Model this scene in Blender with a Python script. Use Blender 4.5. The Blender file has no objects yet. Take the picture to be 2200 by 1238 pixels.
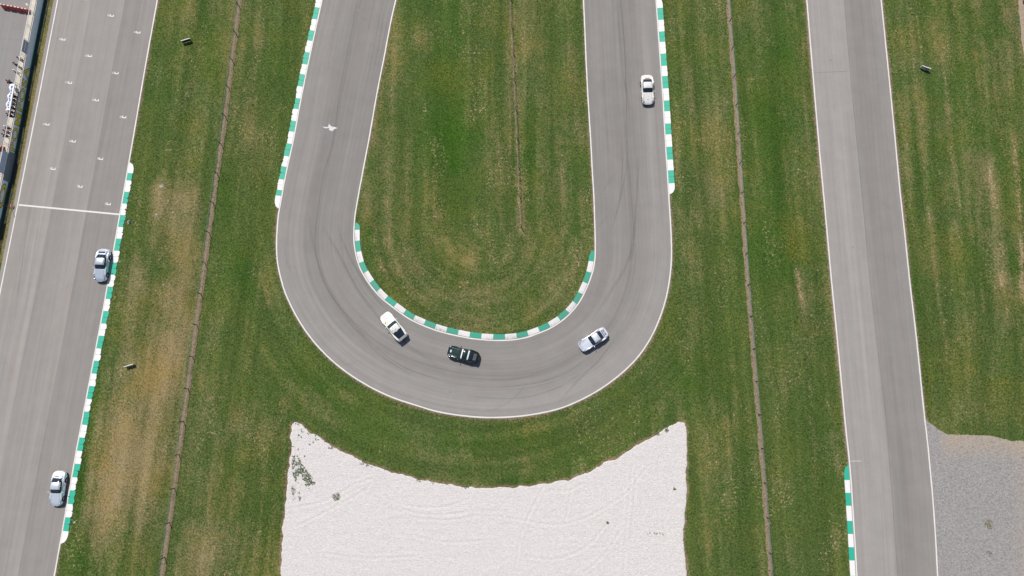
import bpy, bmesh, math, random
import numpy as np
from mathutils import Vector, Matrix
from mathutils.bvhtree import BVHTree

random.seed(7)
rng = np.random.default_rng(11)
scene = bpy.context.scene
C = scene.collection
PI = math.pi

# ------------------------------------------------------------------ camera
H = 88.0            # drone height
F = 1500.0          # focal length in photo pixels (2200 wide)
_d = np.array([30 / F, -261 / F, -1.0]); _d /= np.linalg.norm(_d)
CX = np.array([math.sqrt(1 - _d[0] ** 2), 0, -_d[0]])
_a = -(_d[0] * _d[1]) / CX[0]
CY = np.array([_a, math.sqrt(1 - _a * _a - _d[1] ** 2), -_d[1]])
CZ = np.cross(CX, CY)

def G(px, py, z=0.0):
    """ground position seen at a photo pixel"""
    v = CX * ((px - 1100) / F) - CY * ((py - 619) / F) - CZ
    t = (z - H) / v[2]
    return (v[0] * t, v[1] * t)

def project(x, y):
    x = np.asarray(x, float); y = np.asarray(y, float)
    a = CX[0] * x + CX[1] * y - CX[2] * H
    b = CY[0] * x + CY[1] * y - CY[2] * H
    c = CZ[0] * x + CZ[1] * y - CZ[2] * H
    return 1100 + F * a / -c, 619 - F * b / -c

cam_d = bpy.data.cameras.new("camera")
cam = bpy.data.objects.new("camera", cam_d); C.objects.link(cam)
M4 = Matrix([[CX[0], CY[0], CZ[0], 0], [CX[1], CY[1], CZ[1], 0], [CX[2], CY[2], CZ[2], H], [0, 0, 0, 1]])
cam.matrix_world = M4
cam_d.sensor_width = 36; cam_d.lens = 36 * F / 2200
cam_d.clip_end = 6000
scene.camera = cam

# ------------------------------------------------------------------ light
SUN_EL = math.radians(54.0)
SX, SY = -0.436, 0.900                      # towards the sun, on the ground
w = bpy.data.worlds.new("World"); scene.world = w; w.use_nodes = True
nt = w.node_tree; nt.nodes.clear()
o_ = nt.nodes.new("ShaderNodeOutputWorld"); b_ = nt.nodes.new("ShaderNodeBackground"); s_ = nt.nodes.new("ShaderNodeTexSky")
s_.sky_type = 'NISHITA'; s_.sun_disc = False
s_.sun_elevation = SUN_EL; s_.sun_rotation = math.atan2(SX, SY)
s_.altitude = 100
b_.inputs[1].default_value = 0.085
nt.links.new(s_.outputs[0], b_.inputs[0]); nt.links.new(b_.outputs[0], o_.inputs[0])
sl = bpy.data.lights.new("sun", 'SUN'); sl.energy = 4.1; sl.angle = math.radians(0.5); sl.color = (1, 0.955, 0.89)
so = bpy.data.objects.new("sun", sl); C.objects.link(so)
so.rotation_euler = Vector((SX * math.cos(SUN_EL), SY * math.cos(SUN_EL), math.sin(SUN_EL))).to_track_quat('Z', 'Y').to_euler()
so.location = (-40, 70, 120)
scene.view_settings.view_transform = 'Standard'; scene.view_settings.look = 'None'
scene.view_settings.exposure = 0.0; scene.view_settings.gamma = 1.0

# ------------------------------------------------------------------ materials
class NT:
    def __init__(s, name):
        s.m = bpy.data.materials.new(name); s.m.use_nodes = True
        s.t = s.m.node_tree; s.n = s.t.nodes
        s.bsdf = s.n["Principled BSDF"]
    def new(s, typ, **kw):
        x = s.n.new(typ)
        for k, v in kw.items(): setattr(x, k, v)
        return x
    def link(s, a, b): s.t.links.new(a, b)
    def val(s, sock, v):
        if hasattr(v, 'is_output') or isinstance(v, bpy.types.NodeSocket): s.link(v, sock)
        else: sock.default_value = v
    def noise(s, scale, detail=3, rough=.55, vec=None, dist=0):
        x = s.new("ShaderNodeTexNoise"); x.inputs['Scale'].default_value = scale
        x.inputs['Detail'].default_value = detail; x.inputs['Roughness'].default_value = rough
        x.inputs['Distortion'].default_value = dist
        s.link(vec if vec is not None else s.obj(), x.inputs['Vector']); return x.outputs[0]
    def obj(s):
        if not hasattr(s, '_o'): s._o = s.new("ShaderNodeTexCoord").outputs['Object']
        return s._o
    def uv(s):
        if not hasattr(s, '_u'): s._u = s.new("ShaderNodeTexCoord").outputs['UV']
        return s._u
    def mapping(s, vec, sc):
        x = s.new("ShaderNodeMapping"); x.inputs['Scale'].default_value = sc; s.link(vec, x.inputs['Vector']); return x.outputs[0]
    def math(s, op, a, b=0.0, c=0.0, clamp=False):
        x = s.new("ShaderNodeMath", operation=op); x.use_clamp = clamp
        s.val(x.inputs[0], a); s.val(x.inputs[1], b); s.val(x.inputs[2], c); return x.outputs[0]
    def rng(s, v, a, b, c=0.0, d=1.0, smooth=False):
        x = s.new("ShaderNodeMapRange"); x.clamp = True
        if smooth: x.interpolation_type = 'SMOOTHSTEP'
        s.val(x.inputs['Value'], v); s.val(x.inputs['From Min'], a); s.val(x.inputs['From Max'], b)
        x.inputs['To Min'].default_value = c; x.inputs['To Max'].default_value = d
        return x.outputs['Result']
    def mix(s, f, a, b, mode='MIX'):
        x = s.new("ShaderNodeMix", data_type='RGBA', blend_type=mode)
        s.val(x.inputs['Factor'], f)
        for sock, v in ((x.inputs[6], a), (x.inputs[7], b)):
            if isinstance(v, tuple): sock.default_value = (*v, 1)
            else: s.link(v, sock)
        return x.outputs[2]
    def attr(s, n):
        x = s.new("ShaderNodeAttribute"); x.attribute_name = n; return x.outputs['Fac']
    def ramp(s, v, stops, const=False):
        x = s.new("ShaderNodeValToRGB"); r = x.color_ramp
        if const: r.interpolation = 'CONSTANT'
        while len(r.elements) > 1: r.elements.remove(r.elements[-1])
        for i, (p, c) in enumerate(stops):
            e = r.elements[0] if i == 0 else r.elements.new(p)
            e.position = p; e.color = (c, c, c, 1) if not isinstance(c, tuple) else (*c, 1)
        s.link(v, x.inputs[0]); return x.outputs[0]
    def base(s, c, rough=.6, metal=0.0):
        if isinstance(c, tuple): s.bsdf.inputs['Base Color'].default_value = (*c, 1)
        else: s.link(c, s.bsdf.inputs['Base Color'])
        s.val(s.bsdf.inputs['Roughness'], rough); s.bsdf.inputs['Metallic'].default_value = metal
    def bump(s, h, strength=.5, dist=.02):
        x = s.new("ShaderNodeBump"); x.inputs['Strength'].default_value = strength; x.inputs['Distance'].default_value = dist
        s.link(h, x.inputs['Height']); s.link(x.outputs[0], s.bsdf.inputs['Normal'])

def plain(name, col, rough=.6, metal=0.0, var=.12, scale=6.0, coat=0.0, spec=None):
    n = NT(name)
    f = n.noise(scale, 4)
    a = tuple(max(0, c * (1 - var)) for c in col); b = tuple(min(1, c * (1 + var)) for c in col)
    n.base(n.mix(n.rng(f, .3, .7), a, b), rough, metal)
    if coat:
        n.bsdf.inputs['Coat Weight'].default_value = coat; n.bsdf.inputs['Coat Roughness'].default_value = .06
    if spec is not None: n.bsdf.inputs['Specular IOR Level'].default_value = spec
    return n.m

def m_grass(name, tuft):
    n = NT(name)
    dry = n.attr('dry'); lush = n.attr('lush'); yel = n.attr('yel'); soil = n.attr('soil'); lane = n.attr('lane')
    big = n.noise(.13, 4); mid = n.noise(1.1, 4, .6); fine = n.noise(4.2, 5, .7); vf = n.noise(13, 3, .65)
    v = n.math('ADD', n.math('MULTIPLY', fine, .6), n.math('MULTIPLY', vf, .4))
    v = n.math('ADD', v, n.math('MULTIPLY', n.math('SUBTRACT', lane, .5), .16))
    v = n.rng(v, .34, .67)
    g = n.mix(v, (.032, .061, .013), (.124, .180, .048))
    gl = n.mix(v, (.018, .060, .005), (.070, .160, .018))
    g = n.mix(lush, g, gl)
    gy = n.mix(v, (.058, .078, .012), (.178, .212, .050))
    g = n.mix(n.rng(big, .41, .66, .03, .46), g, gy)
    clump = n.math('ADD', n.math('MULTIPLY', mid, .35), n.math('MULTIPLY', fine, .65))
    f = n.math('ADD', dry, n.math('MULTIPLY', n.math('SUBTRACT', clump, .5), 1.9))
    f = n.math('ADD', f, n.math('MULTIPLY', n.math('SUBTRACT', lane, .5), .22))
    f = n.rng(f, .18, 1.05, 0, .92)
    dv = n.mix(v, (.160, .122, .052), (.420, .320, .175))
    dv = n.mix(n.rng(big, .46, .6, 0, .6), dv, n.mix(v, (.185, .125, .032), (.42, .29, .10)))
    c = n.mix(f, g, dv)
    bt = n.math('ADD', n.attr('bits'), n.math('MULTIPLY', n.math('SUBTRACT', n.noise(3.4, 4, .75, dist=.6), .5), 2.6))
    c = n.mix(n.rng(bt, .47, .66, 0, .9), c, n.mix(v, (.22, .165, .085), (.56, .43, .26)))
    fy = n.math('MULTIPLY', yel, n.rng(fine, .45, .65))
    c = n.mix(fy, c, n.mix(v, (.10, .085, .010), (.30, .25, .03)))
    ss = n.math('ADD', soil, n.math('MULTIPLY', n.math('SUBTRACT', clump, .5), 1.6))
    c = n.mix(n.rng(ss, .35, .8), c, n.mix(v, (.12, .082, .045), (.36, .265, .165)))
    if tuft:
        r = n.attr('rnd')
        c = n.mix(1.0, c, n.ramp(r, [(0, .55), (.5, 1.0), (.92, 1.4), (1.0, 2.2)]), 'MULTIPLY')
        n.base(c, .75)
        n.bsdf.inputs['Specular IOR Level'].default_value = .25
        tr = n.new("ShaderNodeBsdfTranslucent"); n.link(c, tr.inputs[0])
        mx = n.new("ShaderNodeMixShader"); mx.inputs[0].default_value = .35
        n.link(n.bsdf.outputs[0], mx.inputs[1]); n.link(tr.outputs[0], mx.inputs[2])
        n.link(mx.outputs[0], n.n["Material Output"].inputs[0])
    else:
        n.base(c, .95); n.bsdf.inputs['Specular IOR Level'].default_value = .1
        n.bump(n.math('ADD', fine, vf), .9, .05)
    return n.m

def m_asphalt(name, stops, tone=1.0, col=(.252, .238, .232), streak=1.0):
    """uv: x 0..1 across the road, y metres along it"""
    n = NT(name)
    uv = n.uv()
    st = n.noise(1, 4, .6, n.mapping(uv, (26, .035, 1)))
    st2 = n.noise(1, 3, .6, n.mapping(uv, (7, .02, 1)))
    st3 = n.noise(1, 3, .6, n.mapping(uv, (70, .10, 1)))
    blot = n.noise(.45, 5, .65); agg = n.noise(11, 4, .75); agg2 = n.noise(60, 2, .7)
    lane = n.ramp(n.new("ShaderNodeSeparateXYZ").outputs[0], stops)
    sep = n.n[-2] if False else None
    for x in n.n:
        if x.type == 'SEPXYZ': n.link(uv, x.inputs[0])
    k = n.math('ADD', n.math('MULTIPLY', n.math('SUBTRACT', st, .5), .42 * streak), n.math('MULTIPLY', n.math('SUBTRACT', st2, .5), .30 * streak))
    k = n.math('ADD', k, n.math('MULTIPLY', n.math('SUBTRACT', st3, .5), .16 * streak))
    k = n.math('ADD', k, n.math('MULTIPLY', n.math('SUBTRACT', blot, .5), .26))
    k = n.math('ADD', k, n.math('MULTIPLY', n.math('SUBTRACT', agg, .5), .55))
    k = n.math('ADD', k, n.math('MULTIPLY', n.math('SUBTRACT', agg2, .5), .34))
    k = n.math('ADD', k, tone)
    c = n.mix(1.0, col, lane, 'MULTIPLY')
    if name == 'asphalt_hairpin': k = n.math('MULTIPLY', k, n.attr('wear'))
    hue = n.noise(1, 2, .5, n.mapping(uv, (16, .05, 1)))
    c = n.mix(n.rng(hue, .4, .6, 0, .5), c, n.mix(1.0, c, (.96, 1.01, 1.0), 'MULTIPLY'))
    x = n.new("ShaderNodeVectorMath", operation='SCALE'); n.link(c, x.inputs[0]); n.link(k, x.inputs['Scale'])
    n.base(x.outputs[0], .88); n.bsdf.inputs['Specular IOR Level'].default_value = .28
    n.bump(agg2, .35, .01)
    return n.m

def m_paint(name, col, wear=.35, dark=(.22, .21, .20), scale=5):
    n = NT(name)
    f = n.noise(scale, 5, .7); g = n.noise(40, 2, .6)
    a = n.rng(f, .58, .74, 0, wear)
    c = n.mix(a, col, tuple(.5 * u + .5 * v for u, v in zip(col, dark)))
    c = n.mix(n.rng(g, .35, .75, 0, .22), c, tuple(u * .75 for u in col))
    n.base(c, .62)
    return n.m

def m_kerb(name, col, smear):
    n = NT(name)
    uv = n.uv()
    f = n.noise(2.2, 5, .7); g = n.noise(9, 4, .7)
    c = n.mix(n.rng(f, .5, .75, 0, .30), col, tuple(u * .72 + .05 for u in col))
    c = n.mix(n.rng(g, .62, .72, 0, .4), c, tuple(u * .55 + .06 for u in col))
    if smear:
        sep = n.new("ShaderNodeSeparateXYZ"); n.link(uv, sep.inputs[0])
        rub = n.noise(1, 4, .65, n.mapping(uv, (2.5, 12, 1)))
        a = n.math('MULTIPLY', n.rng(rub, .42, .62), n.rng(sep.outputs[0], 1.0, .25))
        a = n.math('MULTIPLY', a, n.rng(n.noise(.25, 2), .40, .58, .1, .75))
        c = n.mix(a, c, (.16, .155, .15))
    n.base(c, .6); n.bump(g, .3, .01)
    return n.m

def m_gravel(name, a, b, dirt=(.42, .36, .30), tan=0.0):
    n = NT(name)
    v = n.new("ShaderNodeTexVoronoi"); v.inputs['Scale'].default_value = 9; n.link(n.obj(), v.inputs['Vector'])
    v2 = n.new("ShaderNodeTexVoronoi"); v2.inputs['Scale'].default_value = 22; n.link(n.obj(), v2.inputs['Vector'])
    f = n.noise(3.2, 5, .7); g = n.noise(.4, 4, .6); h = n.noise(26, 3, .7)
    sepc = n.new("ShaderNodeSeparateColor"); n.link(v.outputs['Color'], sepc.inputs[0])
    k = n.math('ADD', n.math('MULTIPLY', sepc.outputs[0], .17), n.math('ADD', n.math('MULTIPLY', f, .35), n.math('MULTIPLY', h, .45)))
    c = n.mix(n.rng(k, .3, .8), a, b)
    c = n.mix(n.rng(g, .52, .75, 0, .25), c, dirt)
    if tan: c = n.mix(n.math('MULTIPLY', n.attr('tan'), n.rng(f, .34, .58, 0, .75)), c, (.46, .37, .275))
    n.base(c, .95); n.bsdf.inputs['Specular IOR Level'].default_value = .15
    n.bump(n.math('ADD', v.outputs['Distance'], n.math('ADD', v2.outputs['Distance'], f)), .8, .05)
    return n.m

def m_soil(name):
    n = NT(name)
    f = n.noise(4, 5, .7); g = n.noise(14, 4, .7); b = n.noise(.7, 3)
    c = n.mix(n.rng(f, .3, .7), (.15, .105, .062), (.38, .28, .175))
    c = n.mix(n.rng(g, .55, .7, 0, .7), c, (.46, .35, .24))
    c = n.mix(n.rng(b, .55, .7, 0, .6), c, (.10, .10, .04))
    n.base(c, .95); n.bump(n.math('ADD', f, g), .9, .06)
    return n.m

def m_carpaint(name, col, metal=.0, rough=.28, flake=True):
    n = NT(name)
    f = n.noise(3, 3); a = tuple(c * .96 for c in col)
    n.base(n.mix(f, a, col), rough, metal)
    n.bsdf.inputs['Coat Weight'].default_value = .7; n.bsdf.inputs['Coat Roughness'].default_value = .12
    return n.m

def m_mark(name, dark, strength):
    n = NT(name)
    f = n.noise(1, 4, .65, n.mapping(n.uv(), (3, .35, 1))); g = n.noise(8, 3, .6)
    n.base((dark, dark * .97, dark * .96), .8)
    sepx = n.new("ShaderNodeSeparateXYZ"); n.link(n.uv(), sepx.inputs[0])
    edge = n.math('SUBTRACT', 1.0, n.math('ABSOLUTE', n.math('SUBTRACT', n.math('MULTIPLY', sepx.outputs[0], 2.0), 1.0)))
    a = n.math('MULTIPLY', n.rng(n.math('ADD', f, n.math('MULTIPLY', g, .4)), .5, .95, 0, strength), n.rng(edge, 0, .6)); a = n.math('MULTIPLY', a, n.attr('fade'))
    tr = n.new("ShaderNodeBsdfTransparent"); mx = n.new("ShaderNodeMixShader")
    n.link(a, mx.inputs[0]); n.link(tr.outputs[0], mx.inputs[1]); n.link(n.bsdf.outputs[0], mx.inputs[2])
    n.link(mx.outputs[0], n.n["Material Output"].inputs[0])
    return n.m

MAT = {}
MAT['ground'] = m_grass('turf', False)
MAT['tuft'] = m_grass('grass_blades', True)
MAT['main'] = m_asphalt('asphalt_lanes', [(0, 1.02), (.06, 1.06), (.355, 1.09), (.362, .93), (.372, .99), (.52, 1.0), (.64, 1.07), (.676, 1.10), (.684, .86), (.70, .90), (1, .93)], 1.08, (.272, .247, .229), 1.05)
MAT['pin'] = m_asphalt('asphalt_hairpin', [(0, 1.08), (.2, 1.12), (.44, .98), (.54, .88), (.555, .97), (.75, 1.02), (1, .96)], 1.0, (.277, .256, .240), 1.0)
MAT['right'] = m_asphalt('asphalt_straight', [(0, 1.13), (.3, 1.16), (.49, 1.10), (.495, .98), (.51, .92), (.6, .86), (.8, .88), (1, .97)], 1.02, (.276, .252, .234), .85)
MAT['pit'] = m_asphalt('asphalt_pit_lane', [(0, 1), (1, 1)], 1.06, (.258, .240, .232), .6)
MAT['white_line'] = m_paint('white_road_paint', (.73, .70, .66), .55, (.30, .28, .26), 6)
MAT['worn_paint'] = m_paint('worn_white_paint', (.62, .60, .60), .6, (.25, .24, .23), 8)
MAT['kerb_white'] = m_kerb('white_kerb_paint', (.82, .80, .77), False)
MAT['kerb_green'] = m_kerb('green_kerb_paint', (.030, .43, .285), False)
MAT['kerb_white_rub'] = m_kerb('white_kerb_paint_rubbed', (.78, .75, .73), True)
MAT['kerb_green_rub'] = m_kerb('green_kerb_paint_rubbed', (.030, .36, .245), True)
MAT['gravel'] = m_gravel('pale_gravel', (.60, .555, .53), (.95, .895, .865), (.70, .655, .625))
MAT['runoff'] = m_gravel('grey_chippings', (.19, .181, .175), (.60, .565, .54), (.33, .30, .27), 1.0)
MAT['sand'] = m_gravel('sandy_path', (.33, .25, .18), (.58, .46, .35), (.30, .24, .16))
MAT['soil'] = m_soil('bare_soil')
MAT['mark'] = m_mark('tyre_rubber', .13, .26)
MAT['seam'] = m_mark('asphalt_seam', .12, .38)
MAT['concrete'] = plain('pale_concrete', (.36, .33, .29), .85, 0, .15, 3)
MAT['cream'] = plain('cream_concrete', (.58, .53, .45), .85, 0, .12, 2)
MAT['wall_blue'] = plain('pale_blue_wall_paint', (.76, .84, .90), .6, 0, .04, 1.2)
MAT['slate'] = plain('slate_grey_panel', (.16, .19, .22), .6, 0, .1, 2)
MAT['dkgreen'] = plain('dark_green_paint', (.006, .17, .13), .6, 0, .15, 3)
MAT['yellow'] = plain('yellow_lettering', (.86, .63, .05), .55, 0, .05, 3)
MAT['navy'] = plain('dark_outline', (.045, .055, .05), .6, 0, .05, 3)
MAT['galv'] = plain('galvanised_steel', (.55, .55, .54), .45, .5, .1, 8)
MAT['rail_white'] = plain('white_rail_paint', (.78, .77, .74), .5, 0, .05, 8)
MAT['dark_steel'] = plain('dark_rusted_steel', (.05, .042, .036), .7, .2, .3, 20)
MAT['wire'] = plain('grey_wire', (.36, .36, .35), .5, .3, .15, 10)
MAT['banner_blue'] = plain('blue_grey_banner', (.30, .36, .48), .7, 0, .06, 4)
MAT['banner_ltblue'] = plain('pale_blue_banner', (.42, .50, .62), .7, 0, .06, 4)
MAT['cloth_white'] = plain('white_cloth', (.80, .80, .82), .8, 0, .05, 3)
MAT['ink_blue'] = plain('blue_print', (.12, .17, .42), .8, 0, .15, 9)
MAT['red_plastic'] = plain('red_plastic', (.52, .055, .045), .45, 0, .12, 5)
MAT['salmon'] = plain('glare_tinted_plastic', (.72, .58, .54), .5, 0, .1, 5)  # white barrier tops, with pinkish sun glare put into the colour
MAT['black'] = plain('black_rubber', (.010, .010, .011), .7, 0, .2, 12, 0, .15)
MAT['tyre'] = plain('tyre_rubber_black', (.022, .022, .023), .8, 0, .15, 20)
MAT['rim'] = plain('alloy_rim', (.55, .55, .56), .3, .8, .05, 8)
MAT['chrome'] = plain('bright_trim', (.7, .7, .7), .15, 1, .02, 8)
n = NT('tinted_glass'); n.base(n.mix(n.noise(2, 2), (.012, .018, .026), (.03, .042, .055)), .06); n.bsdf.inputs['Specular IOR Level'].default_value = .6
MAT['glass'] = n.m
MAT['lamp_glass'] = plain('headlamp_glass', (.62, .66, .70), .12, .2, .05, 10, 1)
MAT['red_lens'] = plain('red_tail_lens', (.35, .02, .02), .2, 0, .1, 10, 1)
MAT['amber'] = plain('amber_lens', (.6, .2, .02), .25, 0, .1, 10, 1)
MAT['silver'] = m_carpaint('silver_paint', (.60, .66, .74), .5, .40)
MAT['silver2'] = m_carpaint('light_silver_paint', (.72, .76, .82), .4, .40)
MAT['car_white'] = m_carpaint('white_paint', (.80, .78, .76), 0, .35)
MAT['car_cream'] = m_carpaint('ivory_white_paint', (.76, .73, .69), 0, .35)
MAT['car_green'] = m_carpaint('dark_green_car_paint', (.006, .026, .024), .1, .25)
MAT['grey_trim'] = plain('grey_plastic_trim', (.20, .205, .21), .5, 0, .05, 8)
MAT['lime'] = plain('lime_yellow_stripe', (.62, .70, .12), .5, 0, .05, 8)
MAT['pinkred'] = plain('faded_red_print', (.70, .16, .20), .5, 0, .1, 30)
MAT['strip_white'] = plain('white_strip', (.85, .85, .85), .35, 0, .03, 8)
MAT['skin'] = plain('skin', (.52, .33, .25), .6, 0, .06, 20)
MAT['leaf'] = plain('weed_leaf', (.105, .145, .065), .7, 0, .35, 9)
MAT['leaf_dark'] = plain('shrub_leaf', (.035, .06, .02), .7, 0, .4, 6)
MAT['leaf_brown'] = plain('dry_shrub_leaf', (.10, .05, .035), .8, 0, .4, 6)
MAT['bark'] = plain('bark', (.09, .065, .045), .9, 0, .3, 12)
MAT['board_white'] = plain('board_white_paint', (.78, .76, .72), .55, 0, .04, 5)
MAT['board_dark'] = plain('board_dark_paint', (.016, .028, .03), .6, 0, .15, 5)
MAT['digit'] = plain('dark_blue_digits', (.012, .03, .06), .6, 0, .1, 5)

# ------------------------------------------------------------------ helpers
class MB:
    """collects faces, then links them as one mesh object"""
    def __init__(s): s.v = []; s.f = []; s.uv = None
    def quad(s, a, b, c, d):
        i = len(s.v); s.v += [a, b, c, d]; s.f.append((i, i + 1, i + 2, i + 3))
    def poly(s, pts):
        i = len(s.v); s.v += list(pts); s.f.append(tuple(range(i, i + len(pts))))
    def prism(s, pts, z0, z1, ztop=None):
        """plan outline extruded upwards"""
        n = len(pts); i = len(s.v)
        ar = sum(pts[k][0] * pts[(k + 1) % n][1] - pts[(k + 1) % n][0] * pts[k][1] for k in range(n))
        if ar < 0: pts = pts[::-1]; ztop = ztop[::-1] if ztop else None
        s.v += [(p[0], p[1], z0) for p in pts]
        s.v += [(p[0], p[1], ztop[k] if ztop else z1) for k, p in enumerate(pts)]
        s.f.append(tuple(range(i + n - 1, i - 1, -1))); s.f.append(tuple(range(i + n, i + 2 * n)))
        for k in range(n):
            j = (k + 1) % n; s.f.append((i + k, i + j, i + n + j, i + n + k))
    def box(s, c, size, M=None):
        hx, hy, hz = size[0] / 2, size[1] / 2, size[2] / 2
        P = [(sx * hx, sy * hy, sz * hz) for sz in (-1, 1) for sx, sy in ((-1, -1), (1, -1), (1, 1), (-1, 1))]
        i = len(s.v)
        for p in P:
            q = Vector(p)
            if M is not None: q = M @ q
            s.v.append((q.x + c[0], q.y + c[1], q.z + c[2]))
        for f in ((3, 2, 1, 0), (4, 5, 6, 7), (0, 1, 5, 4), (1, 2, 6, 5), (2, 3, 7, 6), (3, 0, 4, 7)):
            s.f.append(tuple(i + k for k in f))
    def tube(s, pts, r, n=8, caps=True):
        pts = [Vector(p) for p in pts]; rs = r if isinstance(r, (list, tuple)) else [r] * len(pts)
        i0 = len(s.v)
        for k, p in enumerate(pts):
            t = (pts[min(k + 1, len(pts) - 1)] - pts[max(k - 1, 0)]).normalized()
            u = t.cross(Vector((0, 0, 1)) if abs(t.z) < .95 else Vector((1, 0, 0))).normalized(); v = t.cross(u)
            for j in range(n):
                a = 2 * PI * j / n; q = p + (u * math.cos(a) + v * math.sin(a)) * rs[k]
                s.v.append((q.x, q.y, q.z))
        for k in range(len(pts) - 1):
            for j in range(n):
                a = i0 + k * n + j; b = i0 + k * n + (j + 1) % n
                s.f.append((a, b, b + n, a + n))
        if caps:
            s.f.append(tuple(i0 + j for j in range(n - 1, -1, -1)))
            e = i0 + (len(pts) - 1) * n; s.f.append(tuple(e + j for j in range(n)))
    def lathe(s, prof, n=24, axis='z', c=(0, 0, 0)):
        i0 = len(s.v)
        for r, h in prof:
            for j in range(n):
                a = 2 * PI * j / n
                p = (r * math.cos(a), r * math.sin(a), h) if axis == 'z' else (r * math.cos(a), h, r * math.sin(a))
                s.v.append((p[0] + c[0], p[1] + c[1], p[2] + c[2]))
        for k in range(len(prof) - 1):
            for j in range(n):
                a = i0 + k * n + j; b = i0 + k * n + (j + 1) % n
                s.f.append((a, b, b + n, a + n))
    def ellipsoid(s, c, r, n=12, m=8, M=None):
        i0 = len(s.v)
        for k in range(m + 1):
            th = PI * k / m
            for j in range(n):
                a = 2 * PI * j / n
                p = Vector((r[0] * math.sin(th) * math.cos(a), r[1] * math.sin(th) * math.sin(a), r[2] * math.cos(th)))
                if M is not None: p = M @ p
                s.v.append((p.x + c[0], p.y + c[1], p.z + c[2]))
        for k in range(m):
            for j in range(n):
                a = i0 + k * n + j; b = i0 + k * n + (j + 1) % n
                s.f.append((a, a + n, b + n, b))
    def build(s, name, m, parent=None, smooth=False, bevel=0):
        me = bpy.data.meshes.new(name); me.from_pydata([tuple(map(float, p)) for p in s.v], [], s.f)
        bm = bmesh.new(); bm.from_mesh(me)
        bmesh.ops.remove_doubles(bm, verts=bm.verts, dist=1e-6) if smooth else None
        if smooth: bmesh.ops.recalc_face_normals(bm, faces=bm.faces)
        bm.to_mesh(me); bm.free()
        if smooth: me.shade_smooth()
        me.materials.append(m)
        o = bpy.data.objects.new(name, me); C.objects.link(o)
        if parent: o.parent = parent
        if bevel:
            md = o.modifiers.new('bevel', 'BEVEL'); md.width = bevel; md.segments = 2; md.limit_method = 'ANGLE'
        return o

def thing(name, label, cat, loc=(0, 0, 0), rz=0.0, group=None):
    o = bpy.data.objects.new(name, None); C.objects.link(o); o.empty_display_size = .3
    o.location = loc; o.rotation_euler = (0, 0, rz)
    return tag(o, label, cat, group)
def tag(o, label, cat, group=None):
    o['label'] = label; o['category'] = cat
    if group: o['group'] = group
    return o
def struct(o, kind='structure'):
    o['kind'] = kind; return o
def copy_tree(o, parent=None):
    c = o.copy(); C.objects.link(c)
    if parent: c.parent = parent
    for ch in [x for x in o.children]: copy_tree(ch, c)
    return c

def grid_mesh(name, P, m, parent=None, uv=None, smooth=True):
    """P: rows x cols x 3"""
    r, c, _ = P.shape
    idx = np.arange(r * c).reshape(r, c)
    f = np.stack([idx[:-1, :-1], idx[1:, :-1], idx[1:, 1:], idx[:-1, 1:]], -1).reshape(-1, 4)
    a, b, d = P.reshape(-1, 3)[f[0][0]], P.reshape(-1, 3)[f[0][1]], P.reshape(-1, 3)[f[0][3]]
    return raw_mesh(name, P.reshape(-1, 3), f, m, parent, uv.reshape(-1, 2) if uv is not None else None, smooth)
def raw_mesh(name, V, f, m, parent=None, uv=None, smooth=True, up=True):
    me = bpy.data.meshes.new(name); k = f.shape[1]
    if up and len(f):
        A, B, D = V[f[:, 0]], V[f[:, 1]], V[f[:, 2]]
        if np.cross(B - A, D - A)[:, 2].mean() < 0: f = f[:, ::-1]
    me.vertices.add(len(V)); me.vertices.foreach_set('co', np.asarray(V, np.float32).ravel())
    me.loops.add(f.size); me.loops.foreach_set('vertex_index', f.ravel().astype(np.int32))
    me.polygons.add(len(f)); me.polygons.foreach_set('loop_start', np.arange(0, f.size, k, dtype=np.int32))
    if uv is not None:
        l = me.uv_layers.new(name='UVMap'); l.data.foreach_set('uv', np.asarray(uv, np.float32)[f.ravel()].ravel())
    me.update(calc_edges=True); me.validate()
    me.shade_smooth() if smooth else me.shade_flat()
    me.materials.append(m)
    o = bpy.data.objects.new(name, me); C.objects.link(o)
    if parent: o.parent = parent
    return o
def set_attr(o, name, v):
    a = o.data.attributes.new(name, 'FLOAT', 'POINT'); a.data.foreach_set('value', np.asarray(v, np.float32))

def vnoise(x, y, seed=0):
    xi = np.floor(x).astype(np.int64); yi = np.floor(y).astype(np.int64); fx = x - xi; fy = y - yi
    fx = fx * fx * (3 - 2 * fx); fy = fy * fy * (3 - 2 * fy)
    def h(a, b):
        k = (a * 374761393 + b * 668265263 + seed * 974634221) & 0xffffffff
        k = ((k ^ (k >> 13)) * 1274126177) & 0xffffffff
        return ((k ^ (k >> 16)) & 0xffff) / 65535.0
    return (h(xi, yi) * (1 - fx) + h(xi + 1, yi) * fx) * (1 - fy) + (h(xi, yi + 1) * (1 - fx) + h(xi + 1, yi + 1) * fx) * fy
def fbm(x, y, seed=0, o=4):
    t = 0; a = .5; s = 0
    for k in range(o):
        t = t + a * vnoise(x * 2 ** k, y * 2 ** k, seed + k); s += a; a *= .55
    return t / s

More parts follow.
